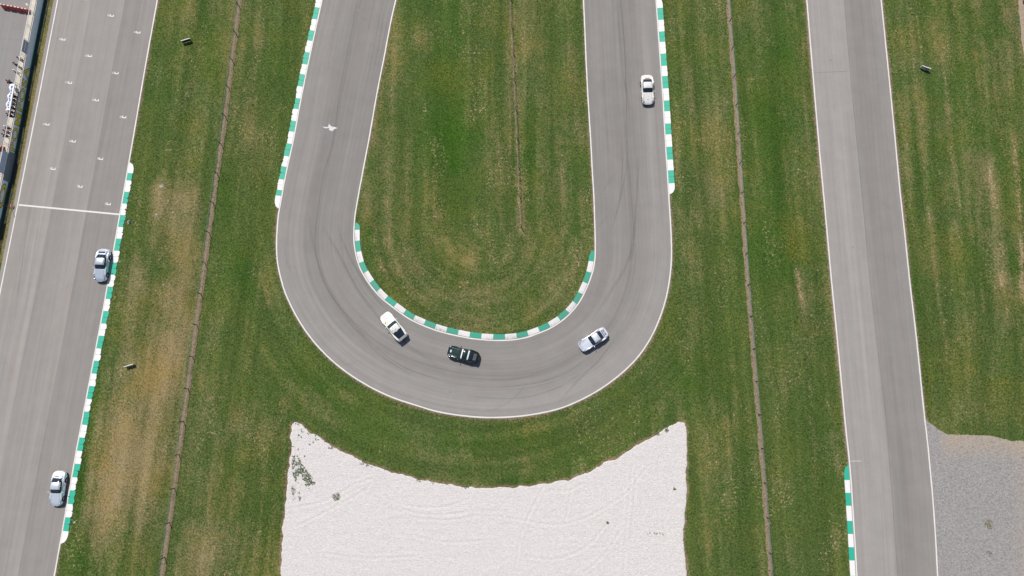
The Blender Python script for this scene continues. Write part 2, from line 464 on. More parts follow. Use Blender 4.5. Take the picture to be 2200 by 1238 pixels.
class Path:
    """smooth ground curve through photo points"""
    def __init__(s, px=None, world=None, step=.25, ext0=0, ext1=0):
        P = np.array([G(*p) for p in px]) if world is None else np.asarray(world, float)
        if world is None:
            Q = [2 * P[0] - P[1], *P, 2 * P[-1] - P[-2]]; out = []
            for i in range(1, len(Q) - 2):
                p0, p1, p2, p3 = Q[i - 1], Q[i], Q[i + 1], Q[i + 2]
                # centripetal catmull-rom
                t0 = 0; t1 = t0 + max(np.linalg.norm(p1 - p0), 1e-6) ** .5; t2 = t1 + max(np.linalg.norm(p2 - p1), 1e-6) ** .5; t3 = t2 + max(np.linalg.norm(p3 - p2), 1e-6) ** .5
                for t in np.linspace(t1, t2, 12, endpoint=False):
                    A1 = (t1 - t) / (t1 - t0) * p0 + (t - t0) / (t1 - t0) * p1; A2 = (t2 - t) / (t2 - t1) * p1 + (t - t1) / (t2 - t1) * p2; A3 = (t3 - t) / (t3 - t2) * p2 + (t - t2) / (t3 - t2) * p3
                    B1 = (t2 - t) / (t2 - t0) * A1 + (t - t0) / (t2 - t0) * A2; B2 = (t3 - t) / (t3 - t1) * A2 + (t - t1) / (t3 - t1) * A3
                    out.append((t2 - t) / (t2 - t1) * B1 + (t - t1) / (t2 - t1) * B2)
            out.append(P[-1]); P = np.array(out)
        if ext0: d = P[0] - P[min(14, len(P) - 1)]; P = np.vstack([P[0] + d / np.linalg.norm(d) * ext0, P])
        if ext1: d = P[-1] - P[max(-15, -len(P))]; P = np.vstack([P, P[-1] + d / np.linalg.norm(d) * ext1])
        s.build(P, step)
    def build(s, P, step):
        L = np.r_[0, np.cumsum(np.linalg.norm(np.diff(P, axis=0), axis=1))]
        n = max(2, int(L[-1] / step) + 1); t = np.linspace(0, L[-1], n)
        s.P = np.stack([np.interp(t, L, P[:, 0]), np.interp(t, L, P[:, 1])], 1)
        # light smoothing removes the jitter of tracing
        for _ in range(int(6 / step * .25)):
            s.P[1:-1] = .25 * s.P[:-2] + .5 * s.P[1:-1] + .25 * s.P[2:]
        s.L = np.r_[0, np.cumsum(np.linalg.norm(np.diff(s.P, axis=0), axis=1))]; s.len = s.L[-1]
        T = np.gradient(s.P, axis=0); T /= np.linalg.norm(T, axis=1)[:, None]
        s.T = T; s.N = np.stack([-T[:, 1], T[:, 0]], 1)      # left-hand normal
        s.px, s.py = project(s.P[:, 0], s.P[:, 1])
    def at(s, d):
        f = lambda A: np.stack([np.interp(d, s.L, A[:, 0]), np.interp(d, s.L, A[:, 1])], -1)
        n = f(s.N); n = n / np.linalg.norm(n, axis=-1, keepdims=True)
        return f(s.P), n
    def off(s, d, o):
        p, n = s.at(d); return p + n * np.asarray(o)[..., None] if np.ndim(o) else p + n * o
    def s_near(s, px, py):
        g = np.array(G(px, py)); return s.L[np.argmin(((s.P - g) ** 2).sum(1))]
    def shifted(s, o):
        q = Path.__new__(Path); q.build(s.P + s.N * o, .25); return q

def ribbon(path, o0, o1, z, name, m, s0=0, s1=None, parent=None, step=.4, jit=0, seed=0):
    s1 = path.len if s1 is None else s1
    d = np.linspace(s0, s1, max(2, int((s1 - s0) / step) + 1))
    j0 = (fbm(d * 1.7, d * 0 + seed, 5) - .5) * 2 * jit; j1 = (fbm(d * 1.7, d * 0 + seed + 9, 8) - .5) * 2 * jit
    a = path.off(d, o0 + j0); b = path.off(d, o1 + j1)
    Z = np.full((len(d), 1), z)
    P = np.stack([np.c_[a, Z], np.c_[b, Z]], 1)
    uv = np.stack([np.c_[np.zeros(len(d)), d], np.c_[np.ones(len(d)), d]], 1)
    return grid_mesh(name, P, m, parent, uv)

def strip_between(A, B, z, name, m, cols=13):
    """A, B : n x 2 edges paired row by row"""
    n = len(A); t = np.linspace(0, 1, cols)
    P = A[:, None] * (1 - t)[None, :, None] + B[:, None] * t[None, :, None]
    mid = .5 * (A + B); L = np.r_[0, np.cumsum(np.linalg.norm(np.diff(mid, axis=0), axis=1))]
    uv = np.stack([np.broadcast_to(t, (n, cols)), np.broadcast_to(L[:, None], (n, cols))], -1)
    P = np.concatenate([P, np.full((n, cols, 1), z)], -1)
    return grid_mesh(name, P, m, None, uv)

def inside(poly, x, y):
    poly = np.asarray(poly); r = np.zeros(len(x), bool)
    bx = (x > poly[:, 0].min()) & (x < poly[:, 0].max()) & (y > poly[:, 1].min()) & (y < poly[:, 1].max())
    xs, ys = x[bx], y[bx]; q = np.zeros(len(xs), bool)
    x1, y1 = poly[:, 0], poly[:, 1]; x2, y2 = np.roll(x1, -1), np.roll(y1, -1)
    for a, b, c, d in zip(x1, y1, x2, y2):
        if b == d: continue
        k = (b > ys) != (d > ys)
        q ^= k & (xs < (c - a) * (ys - b) / (d - b) + a)
    r[bx] = q; return r

def dist_path(P, x, y, cap=3.0, step=2):
    """distance to a polyline's points, capped"""
    from mathutils.kdtree import KDTree
    Q = P[::step]; out = np.full(len(x), cap)
    m = (x > Q[:, 0].min() - cap) & (x < Q[:, 0].max() + cap) & (y > Q[:, 1].min() - cap) & (y < Q[:, 1].max() + cap)
    ids = np.nonzero(m)[0]
    for k in range(0, len(ids), 4000):
        i = ids[k:k + 4000]
        d = np.sqrt(((x[i, None] - Q[None, :, 0]) ** 2 + (y[i, None] - Q[None, :, 1]) ** 2).min(1))
        out[i] = np.minimum(d, cap)
    return out

# ------------------------------------------------------------------ track geometry traced on the ground
main_l = Path([(124, 0), (77.5, 240), (18, 540), (-2, 640)], ext0=45, ext1=60)
main_r = Path([(338, 0), (311, 150), (285, 303), (250.4, 500), (222.5, 660), (162, 980), (134, 1140), (116.5, 1238)], ext0=45, ext1=25)
out_p = Path([(692, 0), (677.6, 64.6), (662, 137), (647.9, 206.8), (628.5, 310), (615.6, 367.2), (602.6, 437), (597.5, 468), (594.7, 507), (594.2, 533),
              (596.2, 563.6), (601.4, 589.5), (611.5, 626), (622.6, 651.7), (634.3, 675), (649.8, 700.8), (665.3, 722.8), (683.4, 744.7), (711.8, 773.2),
              (745.4, 800.3), (781.6, 823.6), (820.4, 844.2), (859.1, 859.8), (900, 872.7), (931.7, 882.5), (983.4, 892), (1035, 896.7), (1086.8, 896.5),
              (1138.5, 891.5), (1198.8, 879), (1237.5, 864), (1276.3, 844.3), (1315, 818.4), (1351.3, 787.4), (1379.7, 755), (1403, 716.3), (1421, 673.7),
              (1433, 631), (1439.3, 594), (1442.4, 553.3), (1441.8, 507), (1439.8, 468), (1436.7, 419), (1433.3, 364.6), (1429.6, 305), (1423, 194), (1415.7, 90.5), (1409.5, 0)], ext0=45, ext1=45)
inn_p = Path([(848.9, 0), (839, 42.6), (823.6, 124), (810.6, 188.6), (790.5, 303), (779.7, 359.4), (766.8, 429), (761, 465), (758.6, 496), (758.6, 517), (762, 543),
              (770.6, 574), (783.5, 598), (799.5, 621), (817.8, 641.4), (838.5, 658), (859, 673.7), (881.5, 688.5), (905.8, 699.8), (931.7, 710), (957.5, 717.6),
              (983.4, 723.5), (1009, 728.5), (1035, 731.5), (1061, 733.2), (1086.8, 733), (1112.6, 730.5), (1138.5, 724.8), (1162, 715.8), (1176, 710.5), (1193, 700.8),
              (1211.7, 688), (1229.8, 671), (1245.3, 651.7), (1257.5, 629), (1267.8, 605), (1276, 580), (1280, 553), (1280.4, 527), (1279.4, 481), (1277, 416), (1273.8, 364.6),
              (1270.7, 305), (1265.3, 219.7), (1260.6, 129), (1256.8, 38.8), (1255, 0)], ext0=45, ext1=45)
# both run down the left leg and up the right one; left-hand normal points to the island
rs_l = Path([(1733.4, 0), (1746, 153), (1758.6, 300), (1769.8, 421.5), (1778.8, 519.7), (1787.2, 610), (1802.7, 768), (1817, 920), (1826, 1003), (1841, 1238)], ext0=45, ext1=25)
rs_r = Path([(1893, 0), (1907.7, 145), (1923, 300), (1934, 416), (1944, 507), (1955, 610), (1969.4, 734), (1985.5, 890), (1993.7, 960.7), (2006, 1098), (2014.4, 1238)], ext0=45, ext1=25)

LW = .15
# main straight (shoulder .55 m past the left line)
def pair(Pa, Pb, n, oa, ob):
    return Pa.off(np.linspace(0, Pa.len, n), oa), Pb.off(np.linspace(0, Pb.len, n), ob)
# left line is longer than the right one at the bottom: pair by image row instead
def pair_rows(Pa, Pb, oa, ob, y0, y1, n):
    A = Pa.P + Pa.N * oa; B = Pb.P + Pb.N * ob
    ys = np.linspace(y0, y1, n)
    ia = np.argsort(A[:, 1]); ib = np.argsort(B[:, 1])
    return (np.stack([np.interp(ys, A[ia, 1], A[ia, 0]), ys], 1), np.stack([np.interp(ys, B[ib, 1], B[ib, 0]), ys], 1))
yt = min(main_l.P[:, 1].max(), main_r.P[:, 1].max()) - 1; yb = max(main_l.P[:, 1].min(), main_r.P[:, 1].min()) + 1
mA, mB = pair_rows(main_l, main_r, -.55, .13, yt, yb, 260)
main_road = struct(strip_between(mA, mB, .008, 'main_straight', MAT['main'], 17))
main_poly = np.vstack([mA, mB[::-1]])
# hairpin: three matched stretches
def rows3(P, marks, ns, o):
    d = np.r_[np.linspace(0, marks[0], ns[0], endpoint=False), np.linspace(marks[0], marks[1], ns[1], endpoint=False), np.linspace(marks[1], P.len, ns[2])]
    return P.off(d, o)
mo = (out_p.s_near(594, 520), out_p.s_near(1442, 540)); mi = (inn_p.s_near(758.6, 510), inn_p.s_near(1280, 540))
ns = (130, 160, 130)
hA = rows3(out_p, mo, ns, -.14); hB = rows3(inn_p, mi, ns, .20)
pin_road = struct(strip_between(hA, hB, .008, 'hairpin_road', MAT['pin'], 17))
pin_poly = np.vstack([hA, hB[::-1]])
_q = np.arange(sum(ns)); _b = np.exp(-((_q - 215) / 85.0) ** 4); _t = np.linspace(0, 1, 17)
set_attr(pin_road, 'wear', (.875 + .10 * _b[:, None] * (1 - _t)[None] + .02 * _b[:, None] * _t[None] + .045 * (_q > 330)[:, None] * (_t > .5)[None]).ravel())
island = hB
yt = min(rs_l.P[:, 1].max(), rs_r.P[:, 1].max()) - 1; yb = max(rs_l.P[:, 1].min(), rs_r.P[:, 1].min()) + 1
rA, rB = pair_rows(rs_l, rs_r, -.14, .14, yt, yb, 260)
right_road = struct(strip_between(rA, rB, .008, 'right_straight', MAT['right'], 17))
right_poly = np.vstack([rA, rB[::-1]])

# painted edge lines (parts of their road)
for P, road, o in ((main_l, main_road, 0), (main_r, main_road, 0), (out_p, pin_road, 0), (inn_p, pin_road, .09), (rs_l, right_road, 0), (rs_r, right_road, 0)):
    ribbon(P, o - LW / 2, o + LW / 2, .0125, 'edge_line', MAT['white_line'], parent=road, jit=.022)
# start line
a = np.array(G(40.5, 440.5)); b = np.array(G(257, 461))
sl_path = Path(world=np.linspace(a, b, 30), step=.4)
ribbon(sl_path, -.11, .11, .0165, 'start_line', MAT['white_line'], parent=main_road)
# thin painted tick on the right straight, and its resurfacing joint
tk = Path(world=np.linspace(G(1827, 991), G(1851, 990.5), 8), step=.3)
ribbon(tk, -.03, .03, .0125, 'painted_tick', MAT['worn_paint'], parent=right_road)

# grid boxes : open bracket plus the number block to its left
ux = np.array(G(258, 461)) - np.array(G(41, 440.5)); ux /= np.linalg.norm(ux); uy = np.array([-ux[1], ux[0]])
slots = [(137, 85), (193.5, 120.5), (251, 157.5), (241, 34), (298, 70), (151, 178), (208.5, 215.5), (267.5, 252), (102.5, 267.5), (159, 304), (217.5, 341.5),
         (115.5, 363), (173.5, 401), (234, 438.5), (184, -2), (295, -40), (127, -30)]
DIG = ['111101101101111', '010110010010111', '111001111100111', '111001111001111', '101101111001001', '111100111001111', '111100111101111', '111001010010010', '111101111101111', '111101111001111']
for k, (px, py) in enumerate(slots):
    c = np.array(G(px, py)); mb = MB()
    def rect(x0, x1, y0, y1):
        P = [c + ux * x + uy * y for x, y in ((x0, y0), (x1, y0), (x1, y1), (x0, y1))]
        mb.quad(*[(p[0], p[1], .0125) for p in P])
    c = c - ux * .17 + uy * .02
    rect(-.16, .42, -.17, -.04); rect(-.16, -.03, -.04, .16); rect(.30, .42, -.04, .14)
    mb.build('grid_box', MAT['white_line'], main_road)
    mb = MB(); num = str(19 - k) if 19 - k > 0 else '1'
    for q, ch in enumerate(num):
        for i, bit in enumerate(DIG[int(ch)]):
            if bit == '1':
                x = -.50 + (.15 if len(num) == 1 else q * .15) + (i % 3) * .042; y = .12 - (i // 3) * .052
                rect(x, x + .042, y - .052, y)
    mb.build('grid_number', MAT['worn_paint'], main_road)
# smeared arrow on the hairpin
mb = MB(); ap = [(692, 272.5), (700, 276.3), (706, 275), (707.5, 276), (706.5, 279), (713.5, 282.3), (718, 278), (725, 275.6), (720, 273.2), (713, 272.4), (709, 269), (707, 266), (705.3, 271), (705.5, 273), (700, 273)]
mb.poly([(*G(*p), .0125) for p in ap][::-1]); mb.build('painted_arrow', MAT['worn_paint'], pin_road)

# tyre marks and seams
def mark(pts, w, road, m='mark', z=.0105):
    P = Path(pts, step=.3); o = ribbon(P, -w / 2, w / 2, z, 'tyre_mark' if m == 'mark' else 'asphalt_seam', MAT[m], parent=road, step=.3)
    k = len(o.data.vertices) // 2; d = np.linspace(0, P.len, k); r = min(4.0, P.len * .3) if m == 'mark' else .5
    set_attr(o, 'fade', np.repeat(np.clip(np.minimum(d, P.len - d) / r, 0, 1), 2)); return o
for pts, wd in (([(69, 425), (60, 480), (47, 570), (30, 690)], .22), ([(91, 430), (80, 500), (66, 590), (52, 680)], .2)):
    mark(pts, wd, main_road)
for pts, wd in (([(1337, 280), (1335, 400), (1325, 455), (1308, 505)], .25), ([(1349, 300), (1346, 360), (1330, 440), (1318, 490)], .22), ([(1333, 358), (1305, 396), (1281, 429)], .12), ([(1309, 459), (1281, 493)], .12),
                ([(1372, 300), (1370, 380), (1362, 500), (1350, 560), (1310, 630), (1270, 690)], .45), ([(983, 845), (1040, 855), (1087, 857), (1138, 852), (1200, 832), (1260, 797)], .22),
                ([(1040, 833), (1100, 831), (1165, 820), (1220, 800), (1270, 760)], .2), ([(1019, 890), (1075, 875), (1110, 850), (1140, 812)], .14), ([(963, 803), (1010, 812), (1060, 816), (1120, 812), (1190, 790)], .2),
                ([(690, 480), (735, 560), (780, 640), (830, 700), (880, 745), (950, 790)], .5), ([(720, 470), (745, 540), (780, 600), (815, 650), (850, 685)], .4), ([(662, 455), (672, 520), (700, 610), (750, 690), (820, 765), (900, 815)], .35),
                ([(728, 765), (733, 777), (742, 784), (752, 785), (762, 780), (769, 771)], .12), ([(612, 520), (618, 570), (634, 597)], .15), ([(776, 35), (780, 41), (788, 44)], .12),
                ([(840, 0), (833, 40), (815, 130), (800, 190)], .2), ([(828, 0), (815, 90), (795, 190)], .2), ([(1326, 0), (1333, 90), (1340, 170), (1349, 210), (1354, 270)], .3), ([(1190, 880), (1230, 830), (1290, 770), (1340, 700)], .3)):
    mark(pts, wd, pin_road)
mark([(769, 0), (751, 90), (730.6, 194), (712.5, 320), (697, 364.6), (684, 444.7), (677.6, 496.4), (679, 540), (693, 600), (714.4, 639), (745.4, 677.5), (800, 740), (870, 790), (950, 818)], .16, pin_road, 'seam', .0098)
mark([(1332.5, 0), (1342.8, 116), (1348, 320), (1358, 445), (1362, 527), (1356, 560)], .16, pin_road, 'seam', .0098)
mark([(1814, 0), (1826, 150), (1840.5, 300), (1856, 460), (1870.6, 620), (1888, 768), (1906, 920), (1917, 1070), (1929.6, 1238)], .12, right_road, 'seam')
mark([(1748, 156.5), (1785, 155), (1826, 153)], .14, right_road, 'seam')
for k, (px, py, r) in enumerate([(1290, 138, .22), (771, 765, .13), (900, 759, .12), (883, 758, .1), (1054, 739, .09), (1785, 130, .2), (1832, 531, .16), (968, 843, .25), (631, 595, .14), (1297, 310, .14), (1348, 51, .12), (770, 22, .12)]):
    mb = MB(); x, y = G(px, py)
    mb.poly([(x + r * (.5 + .5 * random.random()) * math.cos(t), y + r * .6 * (.5 + .5 * random.random()) * math.sin(t), .0118) for t in np.linspace(0, 2 * PI, 9)[:-1]])
    mb.build('oil_spot', MAT['grey_trim'], right_road if px > 1600 else pin_road)

# ------------------------------------------------------------------ kerbs
def kerb(path, w0, w1, pieces, label, mats, z_in=.025, z_out=.075, gap=.024, rough=.0, side=1):
    """pieces: (s0, s1, colour, shape); the kerb lies on one side of the path between offsets w0 and w1"""
    mid = path.off(np.array([.5 * (pieces[0][0] + pieces[-1][1])]), 0)[0]
    root = thing('kerb', label, 'kerb', (0, 0, 0), 0, 'green and white kerbs')
    root.location = (mid[0], mid[1], 0)
    for s0, s1, colr, shape in pieces:
        g = gap / 2; a, b = s0 + g, s1 - g
        n = 5; d = np.linspace(a, b, n)
        ji = np.full(n, w0); jo = np.full(n, w1)
        if rough:
            jo = jo + (rng.random(n) - .6) * rough * 1.3 + (rng.random() - .5) * rough
            if rng.random() < .7: jo[0] -= rng.random() * rough * 1.6
            if rng.random() < .7: jo[-1] -= rng.random() * rough * 1.6
        if shape:      # rounded cap, shape=+1 tapers at the end, -1 at the start
            n = 9; d = np.linspace(a, b, n); t = np.linspace(0, 1, n); t = t if shape > 0 else 1 - t
            ji = np.full(n, w0); jo = w0 + (w1 - w0) * np.sqrt(np.clip(1 - np.clip((t - .25) / .75, 0, 1) ** 2, .004, 1))
        I = path.off(d, ji * side); O = path.off(d, jo * side)
        V = []; mb = MB()
        uvs = []
        for k in range(n):
            zi = z_in; zo = z_in + (z_out - z_in) * (jo[k] - w0) / (w1 - w0)
            V += [(I[k][0], I[k][1], -.01), (I[k][0], I[k][1], zi), (O[k][0], O[k][1], zo), (O[k][0], O[k][1], -.01)]
            uvs += [(0, d[k]), (0, d[k]), (1, d[k]), (1, d[k])]
        V = np.array(V) - np.array([mid[0], mid[1], 0])
        f = []
        for k in range(n - 1):
            q = 4 * k
            for j in range(3): f.append((q + j, q + j + 1, q + j + 5, q + j + 4))
        f.append((0, 1, 2, 3)); e = 4 * (n - 1); f.append((e + 3, e + 2, e + 1, e))
        o = raw_mesh('kerb_block', V, np.array(f), mats[colr], root, np.array(uvs), False, up=False)
        bm = bmesh.new(); bm.from_mesh(o.data); bmesh.ops.recalc_face_normals(bm, faces=bm.faces); bm.to_mesh(o.data); bm.free()
    return root
OLD = {'w': MAT['kerb_white'], 'g': MAT['kerb_green']}; RUB = {'w': MAT['kerb_white_rub'], 'g': MAT['kerb_green_rub']}
def alternating(sa, sb, n, first, per=2, start=0):
    L = (sb - sa) / n; cols = 'wg' if first == 'w' else 'gw'
    return [(sa + k * L, sa + (k + 1) * L, cols[((k + start) // per) % 2], 0) for k in range(n)]
S = main_r.s_near
p = [(S(285, 350), S(281.5, 374.3), 'w', -1), (S(281.5, 374.3), S(279, 387), 'g', 0)] + alternating(S(279, 387), S(134, 1141.7), 56, 'w') + [(S(134, 1141.7), S(129, 1168), 'w', 1)]
kerb(main_r, .10, .84, p, 'long kerb of ragged green and white blocks along the start straight', OLD, rough=.10)
S = out_p.s_near
p = alternating(S(692, -76), S(608, 409.8), 40, 'w', 2, 2)
# colours aligned on the traced joints: y=18.9 starts green
y_j = [18.9, 42.1, 66.2, 90.5, 115, 139, 162.8, 187.4, 211.4, 235.7, 259.7, 285, 310.2, 335, 360, 384.8, 409.8]
def by_rows(path, ys, x_of, first, split):
    out = []; c = first
    for y0, y1 in zip(ys[:-1], ys[1:]):
        s0, s1 = path.s_near(x_of(y0), y0), path.s_near(x_of(y1), y1)
        for k in range(split): out.append((s0 + (s1 - s0) * k / split, s0 + (s1 - s0) * (k + 1) / split, c, 0))
        c = 'g' if c == 'w' else 'w'
    return out
xo = lambda y: float(np.interp(y, [-200, 0, 64.6, 137, 206.8, 310, 367, 437, 447], [733, 692, 677.6, 662, 647.9, 628.5, 615.6, 602.6, 600.5]))
p = by_rows(out_p, [-29, -5, 18.9][0:3], xo, 'g', 2) + by_rows(out_p, y_j, xo, 'g', 2)
s1 = S(xo(422.7), 422.7); p += [(p[-1][1], s1, 'g', 0), (s1, S(xo(447), 447), 'w', 1)]
kerb(out_p, .10, .80, p, 'kerb of green and white blocks on the outer edge of the hairpin leg with the painted arrow', OLD, rough=.07, side=-1)
xr = lambda y: float(np.interp(y, [-40, 0, 90.5, 194, 305, 364.6, 419, 430], [1406.6, 1409.5, 1415.7, 1423, 1429.6, 1433.3, 1436.7, 1437.5]))
y_r = [18.6, 42.6, 67.2, 91.2, 116.3, 140.3, 165.4, 190, 215.3, 239.8, 265.4, 290.7, 316.3, 341.9, 367.2, 392.5]
p = by_rows(out_p, y_r, xr, 'g', 2)
p = [(min(a, b), max(a, b), c, q) for a, b, c, q in p]
p = [(S(xr(419), 419), S(xr(392.5), 392.5), 'w', -1)] + sorted(p) + [(S(xr(18.6), 18.6), S(xr(-7), -7), 'w', 1)]
kerb(out_p, .10, .84, p, 'clean kerb of green and white blocks beside the cream car', OLD, rough=.02, side=-1)
S = rs_l.s_near
xs = lambda y: float(np.interp(y, [920, 1003, 1238, 1400], [1817, 1826, 1841, 1851]))
p = [(S(xs(1001), 1001), S(xs(1030), 1030), 'g', -1)] + by_rows(rs_l, [1030, 1060, 1087.4, 1118, 1146, 1176, 1205, 1236, 1266, 1296], xs, 'w', 1)
kerb(rs_l, .16, .80, p, 'short green and white kerb at the lower end of the right straight', OLD, rough=.015, side=-1, gap=.006)
S = inn_p.s_near
c0, c1, c2, c3 = S(761, 478), S(759, 493), S(1280, 563.5), S(1280, 537)
p = [(c0, c1, 'g', -1)] + alternating(c1, c2, 29, 'w', 1) + [(c2, c3, 'g', 1)]
kerb(inn_p, .22, .88, p, 'curved rubber-scuffed green and white kerb round the inside of the hairpin', RUB, z_in=.02, z_out=.07, rough=.012, gap=.008)
kerb_polys = []
def kp(path, s0, s1, w0, w1):
    d = np.linspace(s0, s1, 160); kerb_polys.append(np.vstack([path.off(d, w0), path.off(d[::-1], w1)]))
kp(main_r, main_r.s_near(284, 352), main_r.s_near(130, 1160), 0, .66)
kp(out_p, 0, out_p.s_near(601, 444), 0, -.66); kp(out_p, out_p.s_near(1436, 415), out_p.s_near(1409, -6), 0, -.72)
kp(rs_l, rs_l.s_near(1826, 1004), rs_l.len, 0, -.70); kp(inn_p, c0, c3, 0, .78)

# ------------------------------------------------------------------ gravel trap, runoff, soil strips
def dense(px, step=.35, jit=.12, seed=3, close=True):
    P = np.array([G(*p) for p in px]); out = []
    n = len(P)
    for k in range(n if close else n - 1):
        a, b = P[k], P[(k + 1) % n]; m = max(1, int(np.linalg.norm(b - a) / step))
        for t in np.arange(m) / m: out.append(a + (b - a) * t)
    Q = np.array(out)
    Q = Q + np.stack([fbm(Q[:, 0] * 1.2, Q[:, 1] * 1.2, seed) - .5, fbm(Q[:, 0] * 1.2 + 9, Q[:, 1] * 1.2, seed + 7) - .5], 1) * 4 * jit
    return Q
gpx = [(633.4, 907.5), (640, 909), (656.5, 920.5), (682.6, 937.9), (720, 962.4), (752, 979.8), (789.6, 997), (821.4, 1008.7), (864.8, 1020), (908, 1032), (951.6, 1040.5), (990, 1045.5),
       (1045, 1048.5), (1100, 1047.8), (1137.6, 1043.4), (1181, 1037.6), (1224.4, 1030.4), (1262, 1016), (1299.6, 995.7), (1340, 977), (1377.7, 950.9), (1406.6, 936.4), (1438.4, 916), (1456, 907.5), (1470, 910), (1475, 918),
       (1476, 966.8), (1475, 1042), (1471.7, 1082.5), (1468, 1154.8), (1471, 1198), (1473, 1238), (1478, 1420), (596, 1420), (603, 1238), (607.4, 1134.5), (614.6, 1076.7), (620, 1010), (624.5, 975.5), (626, 917.6)]
grav_poly = dense(gpx, .15, .13)
rpx = [(1984, 900), (1996.5, 908), (2012, 921), (2030, 931.7), (2054.7, 936.3), (2085, 934.8), (2131, 934.8), (2176.8, 947), (2200, 948.5), (2330, 955), (2450, 980), (2470, 1420), (2018, 1420)]
run_poly = dense(rpx, .4, .12, 11)
# left edge of the runoff butts against the road
spx = [(2186, -60), (2188, 0), (2190, 30), (2193, 60), (2196, 95), (2201, 125), (2215, 160), (2260, 200), (2420, 190), (2400, -120), (2190, -120)]
sand_poly = dense(spx, .4, .12, 21)

def sheet(poly, name, m, zfun, step=.25):
    """grid sheet trimmed to an outline"""
    x0, y0 = poly.min(0); x1, y1 = poly.max(0)
    nx = int((x1 - x0) / step) + 2; ny = int((y1 - y0) / step) + 2
    X, Y = np.meshgrid(x0 + np.arange(nx) * step, y0 + np.arange(ny) * step)
    ins = inside(poly, X.ravel(), Y.ravel()).reshape(X.shape)
    cell = ins[:-1, :-1].astype(int) + ins[1:, :-1] + ins[1:, 1:] + ins[:-1, 1:]
    keep = cell >= 1
    need = np.zeros_like(ins); need[:-1, :-1] |= keep; need[1:, :-1] |= keep; need[1:, 1:] |= keep; need[:-1, 1:] |= keep
    x, y = X.ravel().copy(), Y.ravel().copy()
    mv = np.nonzero((need & ~ins).ravel())[0]
    a = poly; b = np.roll(poly, -1, 0); ab = b - a
    for i in mv:
        p = np.array([x[i], y[i]]); t = np.clip(((p - a) * ab).sum(1) / ((ab * ab).sum(1) + 1e-9), 0, 1)
        q = a + ab * t[:, None]; k = np.argmin(((q - p) ** 2).sum(1)); x[i], y[i] = q[k]
    idx = np.arange(nx * ny).reshape(ny, nx)
    f = np.stack([idx[:-1, :-1], idx[:-1, 1:], idx[1:, 1:], idx[1:, :-1]], -1)[keep]
    used = np.unique(f); re = np.full(nx * ny, -1); re[used] = np.arange(len(used))
    z = zfun(x[used], y[used]); edge = np.isin(used, mv); z[edge] = np.minimum(z[edge], .006)
    return raw_mesh(name, np.stack([x[used], y[used], z], 1), re[f], m, smooth=True)

grooves = [[(616, 1094), (700, 1076), (760, 1042), (800, 1030)], [(640, 1130), (720, 1090), (790, 1050)], [(800, 1050), (850, 1080), (905, 1090), (960, 1088), (1010, 1072)], [(835, 1080), (890, 1102), (950, 1108), (1010, 1098)], [(845, 1094), (900, 1113), (970, 1117), (1030, 1108)],
           [(1168, 1045), (1140, 1100), (1120, 1150), (1108, 1215)], [(1357, 1000), (1352, 1080), (1345, 1140), (1340, 1238)], [(1367, 1010), (1362, 1080), (1357, 1140)], [(1060, 1108), (1120, 1118), (1190, 1128), (1245, 1118), (1300, 1090), (1350, 1055), (1385, 1010)],
           [(1180, 1052), (1220, 1056), (1250, 1040)], [(1230, 1165), (1275, 1178), (1325, 1170)], [(1255, 1230), (1300, 1190), (1340, 1130)], [(1215, 1120), (1222, 1080), (1228, 1050)], [(1130, 1195), (1190, 1202), (1260, 1175), (1300, 1130)], [(880, 1150), (960, 1165), (1060, 1160)], [(700, 1190), (800, 1200), (900, 1195)]]
gp = [Path(g, step=.15) for g in grooves]
def gz(x, y):
    z = .03 + .022 * (fbm(x * 1.6, y * 1.6, 2) - .5) + .03 * (fbm(x * 5, y * 5, 4) - .5)
    rake = fbm(x * .22, y * 2.4, 31) - .5
    z += .024 * rake + .02 * (fbm(x * 9, y * 9, 14) - .5)
    for q in gp:
        d = dist_path(q.P, x, y, .8, 1)
        z += .022 * np.exp(-((d - .26) / .12) ** 2) - .026 * np.exp(-(d / .15) ** 2)
    return np.maximum(z, .008)
gravel = struct(sheet(grav_poly, 'gravel_trap', MAT['gravel'], gz, .16))
runoff = struct(sheet(run_poly, 'grey_runoff', MAT['runoff'], lambda x, y: .004 + .002 * fbm(x, y, 3), .3))
rv = np.empty(len(runoff.data.vertices) * 3); runoff.data.vertices.foreach_get('co', rv); rv = rv.reshape(-1, 3)
rpx_, rpy_ = project(rv[:, 0], rv[:, 1])
set_attr(runoff, 'tan', np.clip(1.1 - (rpy_ - 940 - 14 * (fbm(rpx_ * .06, rpy_ * .06, 2))) / 44, 0, 1) * np.clip((rpx_ - 2012) / 30, 0, 1) * (.75 + fbm(rpx_ * .05, rpy_ * .01, 5)) + .55 * np.clip((rpx_ - 2170) / 30, 0, 1))
sand = struct(sheet(sand_poly, 'sandy_path', MAT['sand'], lambda x, y: .006 + .01 * fbm(x * 2, y * 2, 3), .3))

fence_l = Path([(515.5, 0), (498.2, 137.8), (474.5, 323), (465.3, 385), (421, 710), (374.6, 1050.4), (354.2, 1195), (348, 1238)], ext0=25, ext1=10)
fence_c = Path([(1096.2, 0), (1097.8, 44.6), (1101.5, 109.2), (1109, 265), (1116, 423), (1119.3, 487)], ext0=25)
fence_r = Path([(1564, 0), (1581, 229), (1590, 365), (1607, 620), (1621, 790), (1635.5, 965), (1646, 1100), (1656, 1238)], ext0=25, ext1=10)
